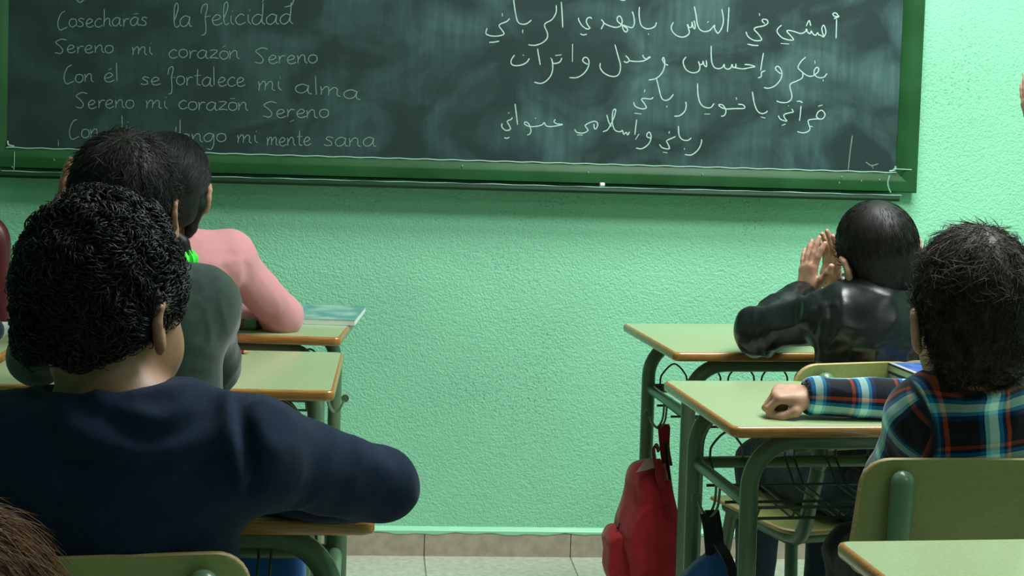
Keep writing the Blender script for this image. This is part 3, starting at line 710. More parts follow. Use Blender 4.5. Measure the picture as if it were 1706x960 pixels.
# ------------------------------------------------------------------ distance-field modelling for figures and soft things
class Field:
    def __init__(s, h=.005): s.h = h; s.p = []
    def cone(s, a, b, ra, rb, k=.012, op='u', flat=None, fs=1.0):
        a = np.array(a, float); b = np.array(b, float); R = max(ra, rb)
        s.p.append(('c', a, b, ra, rb, flat, fs, k, op, np.minimum(a, b)-R, np.maximum(a, b)+R)); return s
    def chain(s, pts, rs, k=.012, op='u', flat=None, fs=1.0):
        for i in range(len(pts)-1): s.cone(pts[i], pts[i+1], rs[i], rs[i+1], k, op, flat, fs)
        return s
    def ell(s, c, r, rot=None, k=.012, op='u'):
        c = np.array(c, float); r = np.array(r, float); rot = np.eye(3) if rot is None else rot
        R = r.max(); s.p.append(('e', c, r, rot, None, None, None, k, op, c-R, c+R)); return s
    def box(s, c, hs, rnd, rot=None, k=.012, op='u'):
        c = np.array(c, float); hs = np.array(hs, float); rot = np.eye(3) if rot is None else rot
        R = np.linalg.norm(hs); s.p.append(('b', c, hs, rot, rnd, None, None, k, op, c-R, c+R)); return s
    def plane(s, c, n, op='s', k=.004):            # removes (s) the side n points to
        s.p.append(('p', np.array(c, float), np.array(n, float)/np.linalg.norm(n), None, None, None, None, k, op, None, None)); return s
    def grid(s):
        lo = np.min([q[9] for q in s.p if q[8] == 'u'], axis=0)-.025
        hi = np.max([q[10] for q in s.p if q[8] == 'u'], axis=0)+.025
        n = np.ceil((hi-lo)/s.h).astype(int)+1
        D = np.full(n, .06, np.float32)
        ax = [lo[i]+s.h*np.arange(n[i]) for i in range(3)]
        for q in s.p:
            if q[9] is None: i0 = np.zeros(3, int); i1 = n
            else:
                mg = .03+q[7]
                i0 = np.clip(((q[9]-mg-lo)/s.h).astype(int), 0, n-1); i1 = np.clip(np.ceil((q[10]+mg-lo)/s.h).astype(int)+1, 1, n)
            if np.any(i1 <= i0): continue
            X = ax[0][i0[0]:i1[0], None, None]; Y = ax[1][None, i0[1]:i1[1], None]; Z = ax[2][None, None, i0[2]:i1[2]]
            if q[0] == 'c':
                a, b, ra, rb, fl, fs = q[1:7]
                ba = b-a; L2 = max(float(ba@ba), 1e-9)
                px, py, pz = X-a[0], Y-a[1], Z-a[2]
                h = np.clip((px*ba[0]+py*ba[1]+pz*ba[2])/L2, 0, 1)
                dx, dy, dz = px-ba[0]*h, py-ba[1]*h, pz-ba[2]*h
                if fl is not None:
                    e = (dx*fl[0]+dy*fl[1]+dz*fl[2])*(fs-1)
                    dx, dy, dz = dx+e*fl[0], dy+e*fl[1], dz+e*fl[2]
                d = np.sqrt(dx*dx+dy*dy+dz*dz)-(ra+(rb-ra)*h)
            elif q[0] in 'eb':
                c, r, rot = q[1:4]
                px, py, pz = X-c[0], Y-c[1], Z-c[2]
                lx = px*rot[0, 0]+py*rot[1, 0]+pz*rot[2, 0]; ly = px*rot[0, 1]+py*rot[1, 1]+pz*rot[2, 1]; lz = px*rot[0, 2]+py*rot[1, 2]+pz*rot[2, 2]
                if q[0] == 'e':
                    k0 = np.sqrt((lx/r[0])**2+(ly/r[1])**2+(lz/r[2])**2); k1 = np.sqrt((lx/r[0]**2)**2+(ly/r[1]**2)**2+(lz/r[2]**2)**2)
                    d = k0*(k0-1)/np.maximum(k1, 1e-6)
                else:
                    rn = q[4]; qx, qy, qz = np.abs(lx)-r[0]+rn, np.abs(ly)-r[1]+rn, np.abs(lz)-r[2]+rn
                    d = np.sqrt(np.maximum(qx, 0)**2+np.maximum(qy, 0)**2+np.maximum(qz, 0)**2)+np.minimum(np.maximum(qx, np.maximum(qy, qz)), 0)-rn
            else:
                d = -((X-q[1][0])*q[2][0]+(Y-q[1][1])*q[2][1]+(Z-q[1][2])*q[2][2])
            V = D[i0[0]:i1[0], i0[1]:i1[1], i0[2]:i1[2]]; k = q[7]
            if q[8] == 'u':
                h = np.maximum(k-np.abs(V-d), 0)/k; V[...] = np.minimum(V, d)-h*h*k*.25
            else:
                h = np.maximum(k-np.abs(V+d), 0)/k; V[...] = np.maximum(V, -d)+h*h*k*.25
        return D, lo
    def mesh(s):
        D, lo = s.grid(); h = s.h
        D[0] = D[-1] = .05; D[:, 0] = D[:, -1] = .05; D[:, :, 0] = D[:, :, -1] = .05
        S = D < 0
        c = np.zeros(np.array(D.shape)-1, np.int8)
        for i in (0, 1):
            for j in (0, 1):
                for k in (0, 1): c += S[i:S.shape[0]-1+i, j:S.shape[1]-1+j, k:S.shape[2]-1+k]
        act = (c > 0) & (c < 8); I = np.argwhere(act)
        acc = np.zeros((len(I), 3)); cnt = np.zeros(len(I))
        cor = {}
        for i in (0, 1):
            for j in (0, 1):
                for k in (0, 1): cor[i, j, k] = D[I[:, 0]+i, I[:, 1]+j, I[:, 2]+k].astype(float)
        for ax in range(3):
            for u in (0, 1):
                for w in (0, 1):
                    a = [u, w]; a.insert(ax, 0); bb = [u, w]; bb.insert(ax, 1)
                    da, db = cor[tuple(a)], cor[tuple(bb)]; m = (da < 0) != (db < 0)
                    t = np.where(m, da/np.where(m, da-db, 1), 0)
                    P = np.array(a, float)[None, :]+np.zeros((len(I), 3)); P[:, ax] = t
                    acc += P*m[:, None]; cnt += m
        V = lo+h*(I+acc/cnt[:, None])
        idx = np.full(act.shape, -1, np.int64); idx[act] = np.arange(len(I))
        F = []
        for ax in range(3):
            sl0 = [slice(1, -1)]*3; sl1 = [slice(1, -1)]*3
            sl0[ax] = slice(0, -1); sl1[ax] = slice(1, None)
            A = S[tuple(sl0)]; B = S[tuple(sl1)]; E = np.argwhere(A != B); fl = A[tuple(E.T)]
            off = np.ones(3, int); off[ax] = 0; E = E+off
            o1, o2 = [q for q in range(3) if q != ax]
            e1 = np.zeros(3, int); e1[o1] = 1; e2 = np.zeros(3, int); e2[o2] = 1
            q0 = idx[tuple((E-e1-e2).T)]; q1 = idx[tuple((E-e2).T)]; q2 = idx[tuple(E.T)]; q3 = idx[tuple((E-e1).T)]
            f = np.stack([q0, q1, q2, q3], 1)
            rev = fl if ax != 1 else ~fl
            f[~rev] = f[~rev][:, ::-1]
            F.append(f)
        return V, np.concatenate(F)

def raw_mesh(name, V, F, m, parent=None, off=(0, 0, 0), attr=None):
    me = bpy.data.meshes.new(name); V = np.asarray(V, float)-np.array(off, float)
    F = np.asarray(F); nv, nf, k = len(V), len(F), F.shape[1]
    me.vertices.add(nv); me.vertices.foreach_set('co', V.astype(np.float32).ravel())
    me.loops.add(nf*k); me.loops.foreach_set('vertex_index', F.astype(np.int32).ravel())
    me.polygons.add(nf); me.polygons.foreach_set('loop_start', np.arange(0, nf*k, k, dtype=np.int32))
    me.polygons.foreach_set('use_smooth', np.ones(nf, bool))
    me.update(calc_edges=True); me.validate()
    if attr is not None:
        a = me.attributes.new('cloth_uv', 'FLOAT_VECTOR', 'CORNER'); a.data.foreach_set('vector', attr.astype(np.float32).ravel())
    me.materials.append(m)
    o = bpy.data.objects.new(name, me); COL.objects.link(o)
    if parent is not None: o.parent = parent
    return o
def normals(V, F):
    a = V[F[:, 0]]; n = np.cross(V[F[:, 2]]-a, V[F[:, 3]]-V[F[:, 1]]); N_ = np.zeros_like(V)
    for k in range(4): np.add.at(N_, F[:, k], n)
    return N_/(np.linalg.norm(N_, axis=1, keepdims=True)+1e-12)
def vnoise(P, seed=0):
    P = np.asarray(P, float); I = np.floor(P).astype(np.int64); f = P-I; f = f*f*(3-2*f); out = 0
    for i in (0, 1):
        for j in (0, 1):
            for k in (0, 1):
                q = (I[:, 0]+i)*374761393+(I[:, 1]+j)*668265263+(I[:, 2]+k)*2147483647+seed*1274126177
                q = (q ^ (q >> 13))*1274126177; q = q ^ (q >> 16)
                v = (q & 0xffff)/65535.
                w = (f[:, 0] if i else 1-f[:, 0])*(f[:, 1] if j else 1-f[:, 1])*(f[:, 2] if k else 1-f[:, 2])
                out = out+v*w
    return out
def seg_dist(V, pts):
    best = np.full(len(V), 9.)
    for a, b in zip(pts[:-1], pts[1:]):
        a = np.array(a); b = np.array(b); ba = b-a; t = np.clip(((V-a)@ba)/(ba@ba+1e-12), 0, 1)
        best = np.minimum(best, np.linalg.norm(V-a-t[:, None]*ba, axis=1))
    return best
def cloth(V, F, amp, freq, seed=0, folds=(), ridged=True, stretch=(1, 1, 1)):
    Nn = normals(V, F); S_ = np.array(stretch)
    w = np.stack([vnoise(V*9, seed+5), vnoise(V*9, seed+6), vnoise(V*9, seed+7)], 1)*.10
    n1 = vnoise((V+w)*freq*S_, seed); n2 = vnoise((V+w)*freq*2.3*S_, seed+1)
    if ridged: n1 = 1-np.abs(2*n1-1); n2 = 1-np.abs(2*n2-1)
    d = amp*((n1-.5)+.35*(n2-.5))
    yw = np.array([1, .18, 1])
    for pts, a, wd in folds: d = d+a*np.exp(-(seg_dist(V*yw, [p*yw for p in catmull(pts, 5)])/wd)**2)*np.clip(-Nn[:, 1]*2+.6, 0, 1)
    return V+Nn*d[:, None]

def rotm(yaw=0, pitch=0, roll=0):
    """yaw > 0 turns the face to the right (+x), pitch > 0 bows it, roll > 0 tips the crown to the left as seen from behind"""
    y, p, r = map(math.radians, (yaw, pitch, roll))
    Rzz = np.array([[math.cos(-y), -math.sin(-y), 0], [math.sin(-y), math.cos(-y), 0], [0, 0, 1]])
    Rx = np.array([[1, 0, 0], [0, math.cos(-p), -math.sin(-p)], [0, math.sin(-p), math.cos(-p)]])
    Ry = np.array([[math.cos(-r), 0, math.sin(-r)], [0, 1, 0], [-math.sin(-r), 0, math.cos(-r)]])
    return Ry@Rzz@Rx
class Head:
    def __init__(s, c, sc=1.0, yaw=0, pitch=0, roll=0, es=.82): s.c = np.array(c, float); s.s = sc; s.es = es; s.R = rotm(yaw, pitch, roll)
    def P(s, x, y, z): return s.c+s.R@(np.array([x, y, z])*s.s)
    def local(s, V): return ((V-s.c)@s.R)/s.s
def add_head(f, H):
    s = H.s; P = H.P
    f.ell(P(0, -.010, .026), np.array([.073, .090, .078])*s, H.R, .01)
    f.ell(P(0, .028, -.022), np.array([.060, .058, .072])*s, H.R, .03*s)
    f.cone(P(-.026, .030, -.070), P(.026, .030, -.070), .027*s, .027*s, .03*s)
    f.ell(P(0, .062, -.086), np.array([.019, .016, .015])*s, H.R, .022*s)
    for q in (-1, 1):
        f.ell(P(q*.034, .052, -.040), np.array([.025, .027, .030])*s, H.R, .018*s)
        f.cone(P(q*.012, .083, .018), P(q*.045, .070, .018), .009*s, .008*s, .014*s)
        f.ell(P(q*.031, .090, .000), np.array([.015, .014, .010])*s, H.R, .010*s, 's')
        f.ell(P(q*.031, .073, .000), np.array([.0155, .0125, .011])*s, H.R, .004*s)
        f.ell(P(q*.010, .092, -.030), np.array([.009, .009, .007])*s, H.R, .008*s)
    f.cone(P(0, .082, .008), P(0, .102, -.026), .007*s, .010*s, .010*s)
    f.ell(P(0, .083, -.050), np.array([.022, .010, .0055])*s, H.R, .006*s)
    f.ell(P(0, .082, -.060), np.array([.019, .010, .006])*s, H.R, .006*s)
    es = H.es
    for q in (-1, 1):                                   # ears: a tilted shell with a rolled rim and a lobe
        e = H.R@rotm(q*-28, 0, q*6)
        def E(x, y, z): return P(q*(.074+(x-.074)*es), -.008+(y+.008)*es, -.010+(z+.006)*es)
        r_ = s*es
        f.ell(E(.080, -.010, -.004), np.array([.0075, .019, .031])*r_, e, .008*s)
        f.ell(E(.087, -.006, .000), np.array([.006, .011, .019])*r_, e, .005*s, 's')
        f.chain([E(.078, .010, .012), E(.083, -.004, .027), E(.087, -.021, .020), E(.086, -.025, .000), E(.080, -.018, -.022)], [.0040*r_, .0048*r_, .0052*r_, .005*r_, .0045*r_], .006*s)
        f.ell(E(.076, -.004, -.034), np.array([.006, .008, .010])*r_, H.R, .008*s)
def add_hand(f, wr, fd, nd, side, curl=(15, 20, 15), spread=6, thumb=None, sc=1.0, fill=False):
    """wr: wrist, fd: finger direction, nd: palm normal, side: +1 right hand, -1 left hand; curl in degrees per joint"""
    fd = np.array(fd, float); fd /= np.linalg.norm(fd); nd = np.array(nd, float); nd -= fd*(nd@fd); nd /= np.linalg.norm(nd)
    td = np.cross(fd, nd)*side                          # thumb side
    wr = np.array(wr, float)
    W = lambda a, b_, c: wr+(fd*a+td*b_+nd*c)*sc
    tb = [.025, .0085, -.008, -.0225]; kd = [.066, .069, .065, .058]
    ph = [(.028, .019, .015), (.031, .022, .016), (.028, .020, .015), (.022, .015, .013)]
    for i in range(4):
        f.cone(W(.004, tb[i]*.62, 0), W(kd[i], tb[i], -.002), .0125*sc, .0098*sc, .012*sc)
    f.ell(W(.030, .018, .007), np.array([.016, .016, .016])*sc, None, .012*sc)     # ball of the thumb
    f.ell(W(.030, -.016, .005), np.array([.014, .014, .014])*sc, None, .012*sc)
    for i in range(4):
        p = W(kd[i], tb[i], -.001); sp = math.radians(spread)*(1.2, .35, -.5, -1.4)[i]
        base = fd*math.cos(sp)+td*math.sin(sp); a = 0
        for j in range(3):
            cj = curl[j] if not isinstance(curl[j], (tuple, list)) else curl[j][i]
            a += math.radians(cj)
            d = base*math.cos(a)+nd*math.sin(a); q = p+d*ph[i][j]*sc
            r0 = (.0082, .0073, .0066, .0058)[0 if j == 0 else j]; r1 = (.0075, .0067, .0056)[j]
            if i == 3: r0 *= .88; r1 *= .88
            f.cone(p, q, r0*sc, r1*sc, .0025*sc); p = q
    if fill: f.chain([W(.052, -.018, .022), W(.052, .000, .022)], [.017*sc, .013*sc], .004*sc)
    tv = thumb if thumb is not None else [(.045, .042, .012), (.068, .055, .016), (.086, .058, .018)]
    pts = [W(.016, .020, .006)]+[W(*q) for q in tv]
    f.chain(pts, [.0115*sc, .0098*sc, .0086*sc, .0068*sc], .006*sc)

def hair_cap(H, name, m, parent, off, ts=.008, tt=.014, tb=.010, front=.052, nape=-.070, face=True, h=.0045, ears=True):
    f = Field(h); s = H.s; P = H.P
    f.ell(P(0, -.010-tb*.35, .026+tt*.4), np.array([.0735+ts, .0905+tb, .0785+tt*.75])*s, H.R, .01)
    f.ell(P(0, -.044, -.034), np.array([.060+ts*.7, .046+tb*.5, .052])*s, H.R, .03*s)
    f.ell(P(0, .105, -.050), np.array([.085, .085, .105])*s, H.R, .010*s, 's')
    f.plane(P(0, -.06, nape), H.R@np.array([0, .30, -1.0]), 's', .008)
    if ears:
        for q in (-1, 1): f.ell(P(q*.088, .006, -.012), np.array([.022, .030, .034])*s, H.R, .006*s, 's')
    V, F = f.mesh()
    return V, F
def strands(H, n, length, width, lift, seed=0, ts=.008, tt=.014, tb=.010, nape=-.070, whorl=(0.1, -.75, .65), droop=.5, jit=.35, zmin=None, side_short=True, wave=0.0, npts=6):
    """thin tapered locks that start on the scalp and lie along it, radiating from the crown"""
    r = np.random.default_rng(seed)
    C = np.array([0, -.010-tb*.35, .026+tt*.4]); R3 = np.array([.0735+ts, .0905+tb, .0785+tt*.75])
    d = r.normal(size=(n*3, 3)); d /= np.linalg.norm(d, axis=1, keepdims=True)
    p = C+d*R3
    ok = p[:, 2] > nape+np.maximum(0, p[:, 1]+.05)*.55
    ok &= ~(((p[:, 0]/.085)**2+((p[:, 1]-.105)/.085)**2+((p[:, 2]+.05)/.105)**2) < 1.0)
    ok &= ~((((np.abs(p[:, 0])-.088)/.022)**2+((p[:, 1]-.006)/.030)**2+((p[:, 2]+.012)/.034)**2) < 1.0)
    p = p[ok][:n]; d = d[ok][:n]; n = len(p)
    w = np.array(whorl, float); w /= np.linalg.norm(w)
    ln = length*r.uniform(.65, 1.15, n)
    if side_short: ln = ln*np.clip(.45+(p[:, 2]+.06)/.12*.6, .4, 1.1)
    cur = p.copy(); pts = [cur.copy()]
    dirs = None; off = np.zeros(n); lf = lift*r.uniform(.3, 1.3, n); jv = r.normal(size=(n, 3))*jit; ph = r.uniform(0, 6.28, n)
    for k in range(1, npts):
        dd = (cur-C)/R3; nn = dd/R3; nn /= np.linalg.norm(nn, axis=1, keepdims=True)
        du = dd/np.linalg.norm(dd, axis=1, keepdims=True)
        t = du-w; t -= nn*np.sum(t*nn, 1, keepdims=True); t /= np.linalg.norm(t, axis=1, keepdims=True)+1e-6
        g = np.array([0, 0, -droop])+jv
        sw = np.cross(nn, t)*(np.sin(ph+k*1.3)*wave)[:, None]
        t = t+g+sw; t -= nn*np.sum(t*nn, 1, keepdims=True); t /= np.linalg.norm(t, axis=1, keepdims=True)+1e-6
        nx = cur+t*(ln/(npts-1))[:, None]
        e = (nx-C)/R3; e /= np.linalg.norm(e, axis=1, keepdims=True)
        off = off+lf/(npts-1)
        cur = C+e*R3
        pts.append(cur+nn*off[:, None])
    pts = np.stack(pts, 1)                                # n, npts, 3 local
    return strand_mesh(H.c+(pts*H.s)@H.R.T, width, r)
def strand_mesh(P, width, r):
    n, m, _ = P.shape
    T = np.gradient(P, axis=1); T /= np.linalg.norm(T, axis=2, keepdims=True)+1e-9
    a = r.normal(size=(n, 1, 3)); u = np.cross(T, a); u /= np.linalg.norm(u, axis=2, keepdims=True)+1e-9; v = np.cross(T, u)
    prof = width*np.concatenate([[.8], np.full(m-2, 1.0), [.15]])*(np.linspace(1, .5, m))
    wd = prof[None, :, None]*r.uniform(.6, 1.3, (n, 1, 1))
    V = np.stack([P+(u*math.cos(q)+v*math.sin(q))*wd for q in (0, 2.094, 4.189)], 2)     # n, m, 3, 3
    base = (np.arange(n)*m*3)[:, None, None]; i = np.arange(m-1)[None, :, None]*3; k = np.arange(3)[None, None, :]; k2 = (k+1) % 3
    F = np.stack([base+i+k, base+i+k2, base+i+3+k2, base+i+3+k], -1).reshape(-1, 4)
    return V.reshape(-1, 3), F
def surface_seeds(V, F, n, r):
    A = np.linalg.norm(np.cross(V[F[:, 2]]-V[F[:, 0]], V[F[:, 3]]-V[F[:, 1]]), axis=1)
    Nn = normals(V, F); fi = r.choice(len(F), n, p=A/A.sum()); w = r.dirichlet((1, 1, 1, 1), n)
    p = np.einsum('nk,nkd->nd', w, V[F[fi]]); nn = np.einsum('nk,nkd->nd', w, Nn[F[fi]])
    return p, nn/(np.linalg.norm(nn, axis=1, keepdims=True)+1e-9)
def fur(H, cap, n, length, width, lift, seed=0, whorl=(.1, -.75, .65), droop=.5, jit=.35, npts=6, clump=0.0, curve=.095, fade=True, wave=0.0):
    """fine tapered hairs rooted on the scalp mesh, lying away from the crown"""
    r = np.random.default_rng(seed); p, nn = surface_seeds(cap[0], cap[1], n, r)
    lp = H.local(p); c = np.array([0, -.01, .02]); w = np.array(whorl, float); w /= np.linalg.norm(w)
    du = lp-c; du /= np.linalg.norm(du, axis=1, keepdims=True)
    j = r.normal(size=(n, 3))*jit
    if clump: j = j+clump*(np.stack([vnoise(lp*75, 41+seed), vnoise(lp*75, 42+seed), vnoise(lp*75, 43+seed)], 1)-.5)*2
    t = (du-w*np.sum(du*w, 1, keepdims=True)); t = t/(np.linalg.norm(t, axis=1, keepdims=True)+.15)+np.array([0, 0, -droop])+j
    t = t@H.R.T; t -= nn*np.sum(t*nn, 1, keepdims=True); t /= np.linalg.norm(t, axis=1, keepdims=True)+1e-6
    ln = length*H.s*r.uniform(.6, 1.15, n)
    if fade: ln = ln*np.clip(.35+(lp[:, 2]+.075)/.10*.65, .35, 1.1)
    k = np.linspace(0, 1, npts)[None, :, None]; s_ = ln[:, None, None]*k
    lf = (lift*H.s*r.uniform(.3, 1.4, n))[:, None, None]
    b = np.cross(nn, t)[:, None, :]; ph = r.uniform(0, 6.28, (n, 1, 1))
    P = p[:, None, :]-nn[:, None, :]*.002+t[:, None, :]*s_+nn[:, None, :]*(lf*k-s_**2/(2*curve*H.s))+b*(np.sin(ph+k*4)-np.sin(ph))*wave*.01
    return strand_mesh(P, width, r)
def curl_fur(H, cap, n, seed, tube=.0012, rad=(.005, .010), turns=(1.2, 2.6), ln=(.018, .036), out=(-.004, .012)):
    r = np.random.default_rng(seed); p, nn = surface_seeds(cap[0], cap[1], n, r); lp = H.local(p)
    g = np.stack([vnoise(lp*55, 31), vnoise(lp*55, 32), vnoise(lp*55, 33)], 1)-.5          # neighbours curl alike, so locks read as tufts
    t = np.array([0, 0, -.55])+g*3.0+r.normal(size=(n, 3))*.25; t -= nn*np.sum(t*nn, 1, keepdims=True); t /= np.linalg.norm(t, axis=1, keepdims=True)+1e-6
    bv = np.cross(nn, t); m = 16; k = np.linspace(0, 1, m)[None, :, None]
    rd = r.uniform(*rad, (n, 1, 1)); tn = r.uniform(*turns, (n, 1, 1)); LL = r.uniform(*ln, (n, 1, 1)); sg = np.where(vnoise(lp*40, 35) > .5, 1, -1)[:, None, None]
    ph = (vnoise(lp*60, 36)*12)[:, None, None]+r.normal(size=(n, 1, 1))*.5
    ang = ph+sg*tn*2*math.pi*k; env = .5+.6*k; o = (out[0]+(out[1]-out[0])*vnoise(lp*48, 37))[:, None, None]
    P = p[:, None, :]+t[:, None, :]*(LL*(k-.3))+nn[:, None, :]*(o+rd*env*np.sin(ang)*.8)+bv[:, None, :]*(rd*env*np.cos(ang))-nn[:, None, :]*((LL*(k-.3))**2*5)
    return strand_mesh(P, tube, r)
def join(parts):
    V = []; F = []; b = 0
    for v, f in parts: V.append(v); F.append(f+b); b += len(v)
    return np.concatenate(V), np.concatenate(F)
def eyes(H, parent, off):
    for q in (-1, 1):
        b = MB(); c = H.P(q*.031, .0775, 0); s = H.s
        rings = []
        for a in np.linspace(-1.45, 1.45, 9):
            rr = .0098*math.cos(a)*s; cc = c+H.R@np.array([0, .0098*math.sin(a)*s, 0])
            rings.append([cc+H.R@np.array([rr*math.cos(t), 0, rr*math.sin(t)]) for t in np.linspace(0, 2*math.pi, 14, endpoint=False)])
        b.rings(rings[::-1], 0, True, [1, 1]+[0]*6+[0]); b.build('eye', [m_eye, m_iris], parent, off)

def cloth_coords(V, F, segs):
    """woven-pattern coordinates: along and around the nearest limb or trunk segment"""
    best = np.full(len(V), 9.); lab = np.zeros(len(V), int); alln = []; dt = np.full(len(V), 9.); da = np.full(len(V), 9.)
    for (a, b, r, kind) in segs:
        a = np.array(a); b = np.array(b); ba = b-a; l = np.linalg.norm(ba); ba = ba/l
        t = (V-a)@ba; tc = np.clip(t, 0, l); dv = V-a-tc[:, None]*ba; d = np.linalg.norm(dv, axis=1)-r
        if kind == 'trunk': uv = np.stack([(V-a)@np.array([.98, .17, .10]), (V-a)@np.array([-.16, 0, .985]), 0*d], 1)
        else:
            ref = np.array([0, 0, 1.0]) if abs(ba[2]) < .8 else np.array([0, -1.0, 0])
            u = ref-ba*(ref@ba); u /= np.linalg.norm(u); w = np.cross(ba, u)
            uv = np.stack([np.arctan2(dv@w, dv@u)*r+.02, t, 0*d], 1)
            if kind == 'arm2': uv = uv[:, [1, 0, 2]]
        if kind == 'trunk': dt = np.minimum(dt, d)
        else: da = np.minimum(da, d)
        m = d < best; lab[m] = len(alln); alln.append(uv); best = np.minimum(best, d)
    al = np.stack(alln); al[:, :, 2] = np.clip(1.5-np.abs(dt-da)/.005, 0, 1)[None, :]; fl = lab[F[:, 0]]                      # every face keeps one piece of cloth, so seams stay crisp
    return al[fl[:, None], F].reshape(-1, 3)

def figure(cfg):
    """one child: bare body as a single surface, with garments and hair as its children"""
    root = thing('person', cfg['label'], 'person', cfg['loc'])
    off = np.array(cfg['loc'], float); H = cfg['head']; J = cfg['J']; s = cfg.get('s', 1.0)
    fdir = np.array(cfg.get('facing', (0, 1, 0)), float); fdir /= np.linalg.norm(fdir)
    nb, pel = np.array(J['neck']), np.array(J['pelvis'])
    ch = np.array(J.get('chest', nb*.68+pel*.32)); mid = np.array(J.get('waist', nb*.3+pel*.7))
    rsh, rel, rwr = cfg.get('arm_r', (.047, .040, .031))
    cw = cfg.get('chest_r', .120)*s
    # --- body
    f = Field(cfg.get('body_h', .004))
    add_head(f, H)
    f.cone(H.P(0, -.022, -.045), nb+np.array([0, 0, .0]), .046*H.s, .046*s, .02)
    f.cone(ch, mid, cw-.016, cw-.024, .03, 'u', fdir, 1.6)
    f.cone(mid, pel, cw-.022, cw-.016, .03, 'u', fdir, 1.4)
    for q in 'LR':
        S, E, W_ = (np.array(J[k+q]) for k in ('sh', 'el', 'wr'))
        f.cone(nb-np.array([0, 0, .02]), S, .040*s, rsh-.010, .035)
        f.cone(ch, S, .05*s, rsh-.012, .03)
        f.cone(S, E, rsh-.011, rel-.010, .015); f.cone(E, W_, rel-.010, .0195*s, .012)
        hd = cfg['hands'].get(q)
        if hd is not None: add_hand(f, W_, side=(1 if q == 'R' else -1), **hd)
    for q in 'LR':
        HP, K = (np.array(J[k+q]) for k in ('hip', 'kn'))
        f.cone(pel, HP, .06*s, .055*s, .02); f.cone(HP, K, .056*s, .042*s, .02)
    V, F = f.mesh(); raw_mesh('body', V, F, cfg['skin'], root, off)
    eyes(H, root, off)
    # --- top garment
    f = Field(cfg.get('top_h', .0055)); g = cfg.get('loose', .0)
    f.cone(ch, mid, cw+g, cw-.006+g, .03, 'u', fdir, 1.42)
    f.cone(mid, pel+np.array([0, 0, .015]), cw-.004+g, cw+.006+g, .03, 'u', fdir, 1.3)
    f.cone(nb-np.array([0, 0, .035]), nb+(H.P(0, -.022, -.045)-nb)*cfg.get('collar_up', .25), cfg.get('collar_r', .066)*s, cfg.get('collar_r2', .058)*s, .03)
    for q in 'LR':
        S, E, W_ = (np.array(J[k+q]) for k in ('sh', 'el', 'wr'))
        f.cone(nb-np.array([0, 0, .03]), S, .052*s, rsh+g, .05); f.cone(ch, S, .07*s, rsh+g*.5, .04)
        f.cone(S, E, rsh+g, rel+g, .02)
        cu_ = E+(W_-E)*cfg.get('cuff', {}).get(q, .93); f.cone(E, cu_, rel+g, rwr+g*.6, .015)
        ax_ = (W_-E)/np.linalg.norm(W_-E)
        f.plane_cut = None
        f.cone(cu_+ax_*(rwr+g)*.45, cu_+ax_*.08, rwr+g*.6-.0075, rwr+.012, .003, 's')
    f.cone(nb+(H.P(0, -.022, -.045)-nb)*cfg.get('collar_up', .25), H.P(0, -.022, -.045), .047*H.s, .062*H.s, .006, 's')
    nd_ = H.P(0, -.022, -.045)-nb; nl_ = np.linalg.norm(nd_)
    ax3 = nd_/nl_*cfg.get('collar_lean', .6)+np.array([0, 0, 1-cfg.get('collar_lean', .6)]); ax3 /= np.linalg.norm(ax3); xx3 = np.cross((0, 1, 0), ax3); xx3 /= np.linalg.norm(xx3); yy3 = np.cross(ax3, xx3)
    tilt = math.radians(cfg.get('collar_tilt', 12)); ax4 = ax3*math.cos(tilt)+yy3*math.sin(tilt); yy4 = yy3*math.cos(tilt)-ax3*math.sin(tilt)
    f.box(nb+nd_*cfg.get('collar_up', .25)+ax4*(cfg.get('collar_h', .012)+.05), (cfg.get('collar_w', .066), .095, .05), .006, np.stack([xx3, yy4, ax4], 1), .006, 's')
    f.plane(pel-np.array([0, 0, .045]), (0, 0, -1))
    V, F = f.mesh()
    uv = None
    if cfg.get('plaid'):
        segs = [(pel, nb, cw*.8, 'trunk')]
        for q in 'LR': segs += [(J['sh'+q], J['el'+q], rsh, 'arm'), (J['el'+q], J['wr'+q], rel*.9, 'arm')]
        uv = cloth_coords(V, F, segs)
    V = cloth(V, F, cfg.get('wrinkle', .006), cfg.get('wfreq', 14), cfg.get('seed', 1), cfg.get('folds', ()), True, cfg.get('wstretch', (1, 1, 1.0)))
    top = raw_mesh(cfg['top'][0], V, F, cfg['top'][1], root, off, uv)
    # --- trousers and shoes
    f = Field(.007)
    f.cone(pel+np.array([0, 0, .06]), pel, cw-.005, cw+.004, .02, 'u', fdir, 1.35)
    for q in 'LR':
        HP, K, A = (np.array(J[k+q]) for k in ('hip', 'kn', 'an'))
        f.cone(pel, HP, .075*s, .072*s, .03); f.cone(HP, K, .072*s, .056*s, .02); f.cone(K, A, .055*s, .042*s, .02)
        f.cone(A-np.array([0, 0, .0]), A-np.array([0, 0, .06]), .03, .03, .004, 's')
    V, F = f.mesh(); V = cloth(V, F, .008, 12, cfg.get('seed', 1)+20)
    raw_mesh('trousers', V, F, cfg['trousers'], root, off)
    for q in 'LR':
        A = np.array(J['an'+q]); fo = np.array([fdir[0], fdir[1], 0])
        g_ = Field(.006); base = np.array([A[0], A[1], 0])
        g_.chain([base+np.array([0, 0, .036])-fo*.03, base+np.array([0, 0, .034])+fo*.06, base+np.array([0, 0, .027])+fo*.13], [.034, .036, .027], .015)
        g_.cone(base+np.array([0, 0, .04])-fo*.02, base+np.array([0, 0, .085])-fo*.015, .033, .033, .02)
        V, F = g_.mesh(); V[:, 2] = np.maximum(V[:, 2], .0); raw_mesh('shoe', V, F, m_shoe, root, off)
    # --- hair
    hp = cfg['hair']; kw = {k: hp[k] for k in ('ts', 'tt', 'tb', 'nape') if k in hp}
    parts = [hair_cap(H, 'hair', None, None, off, **kw)]
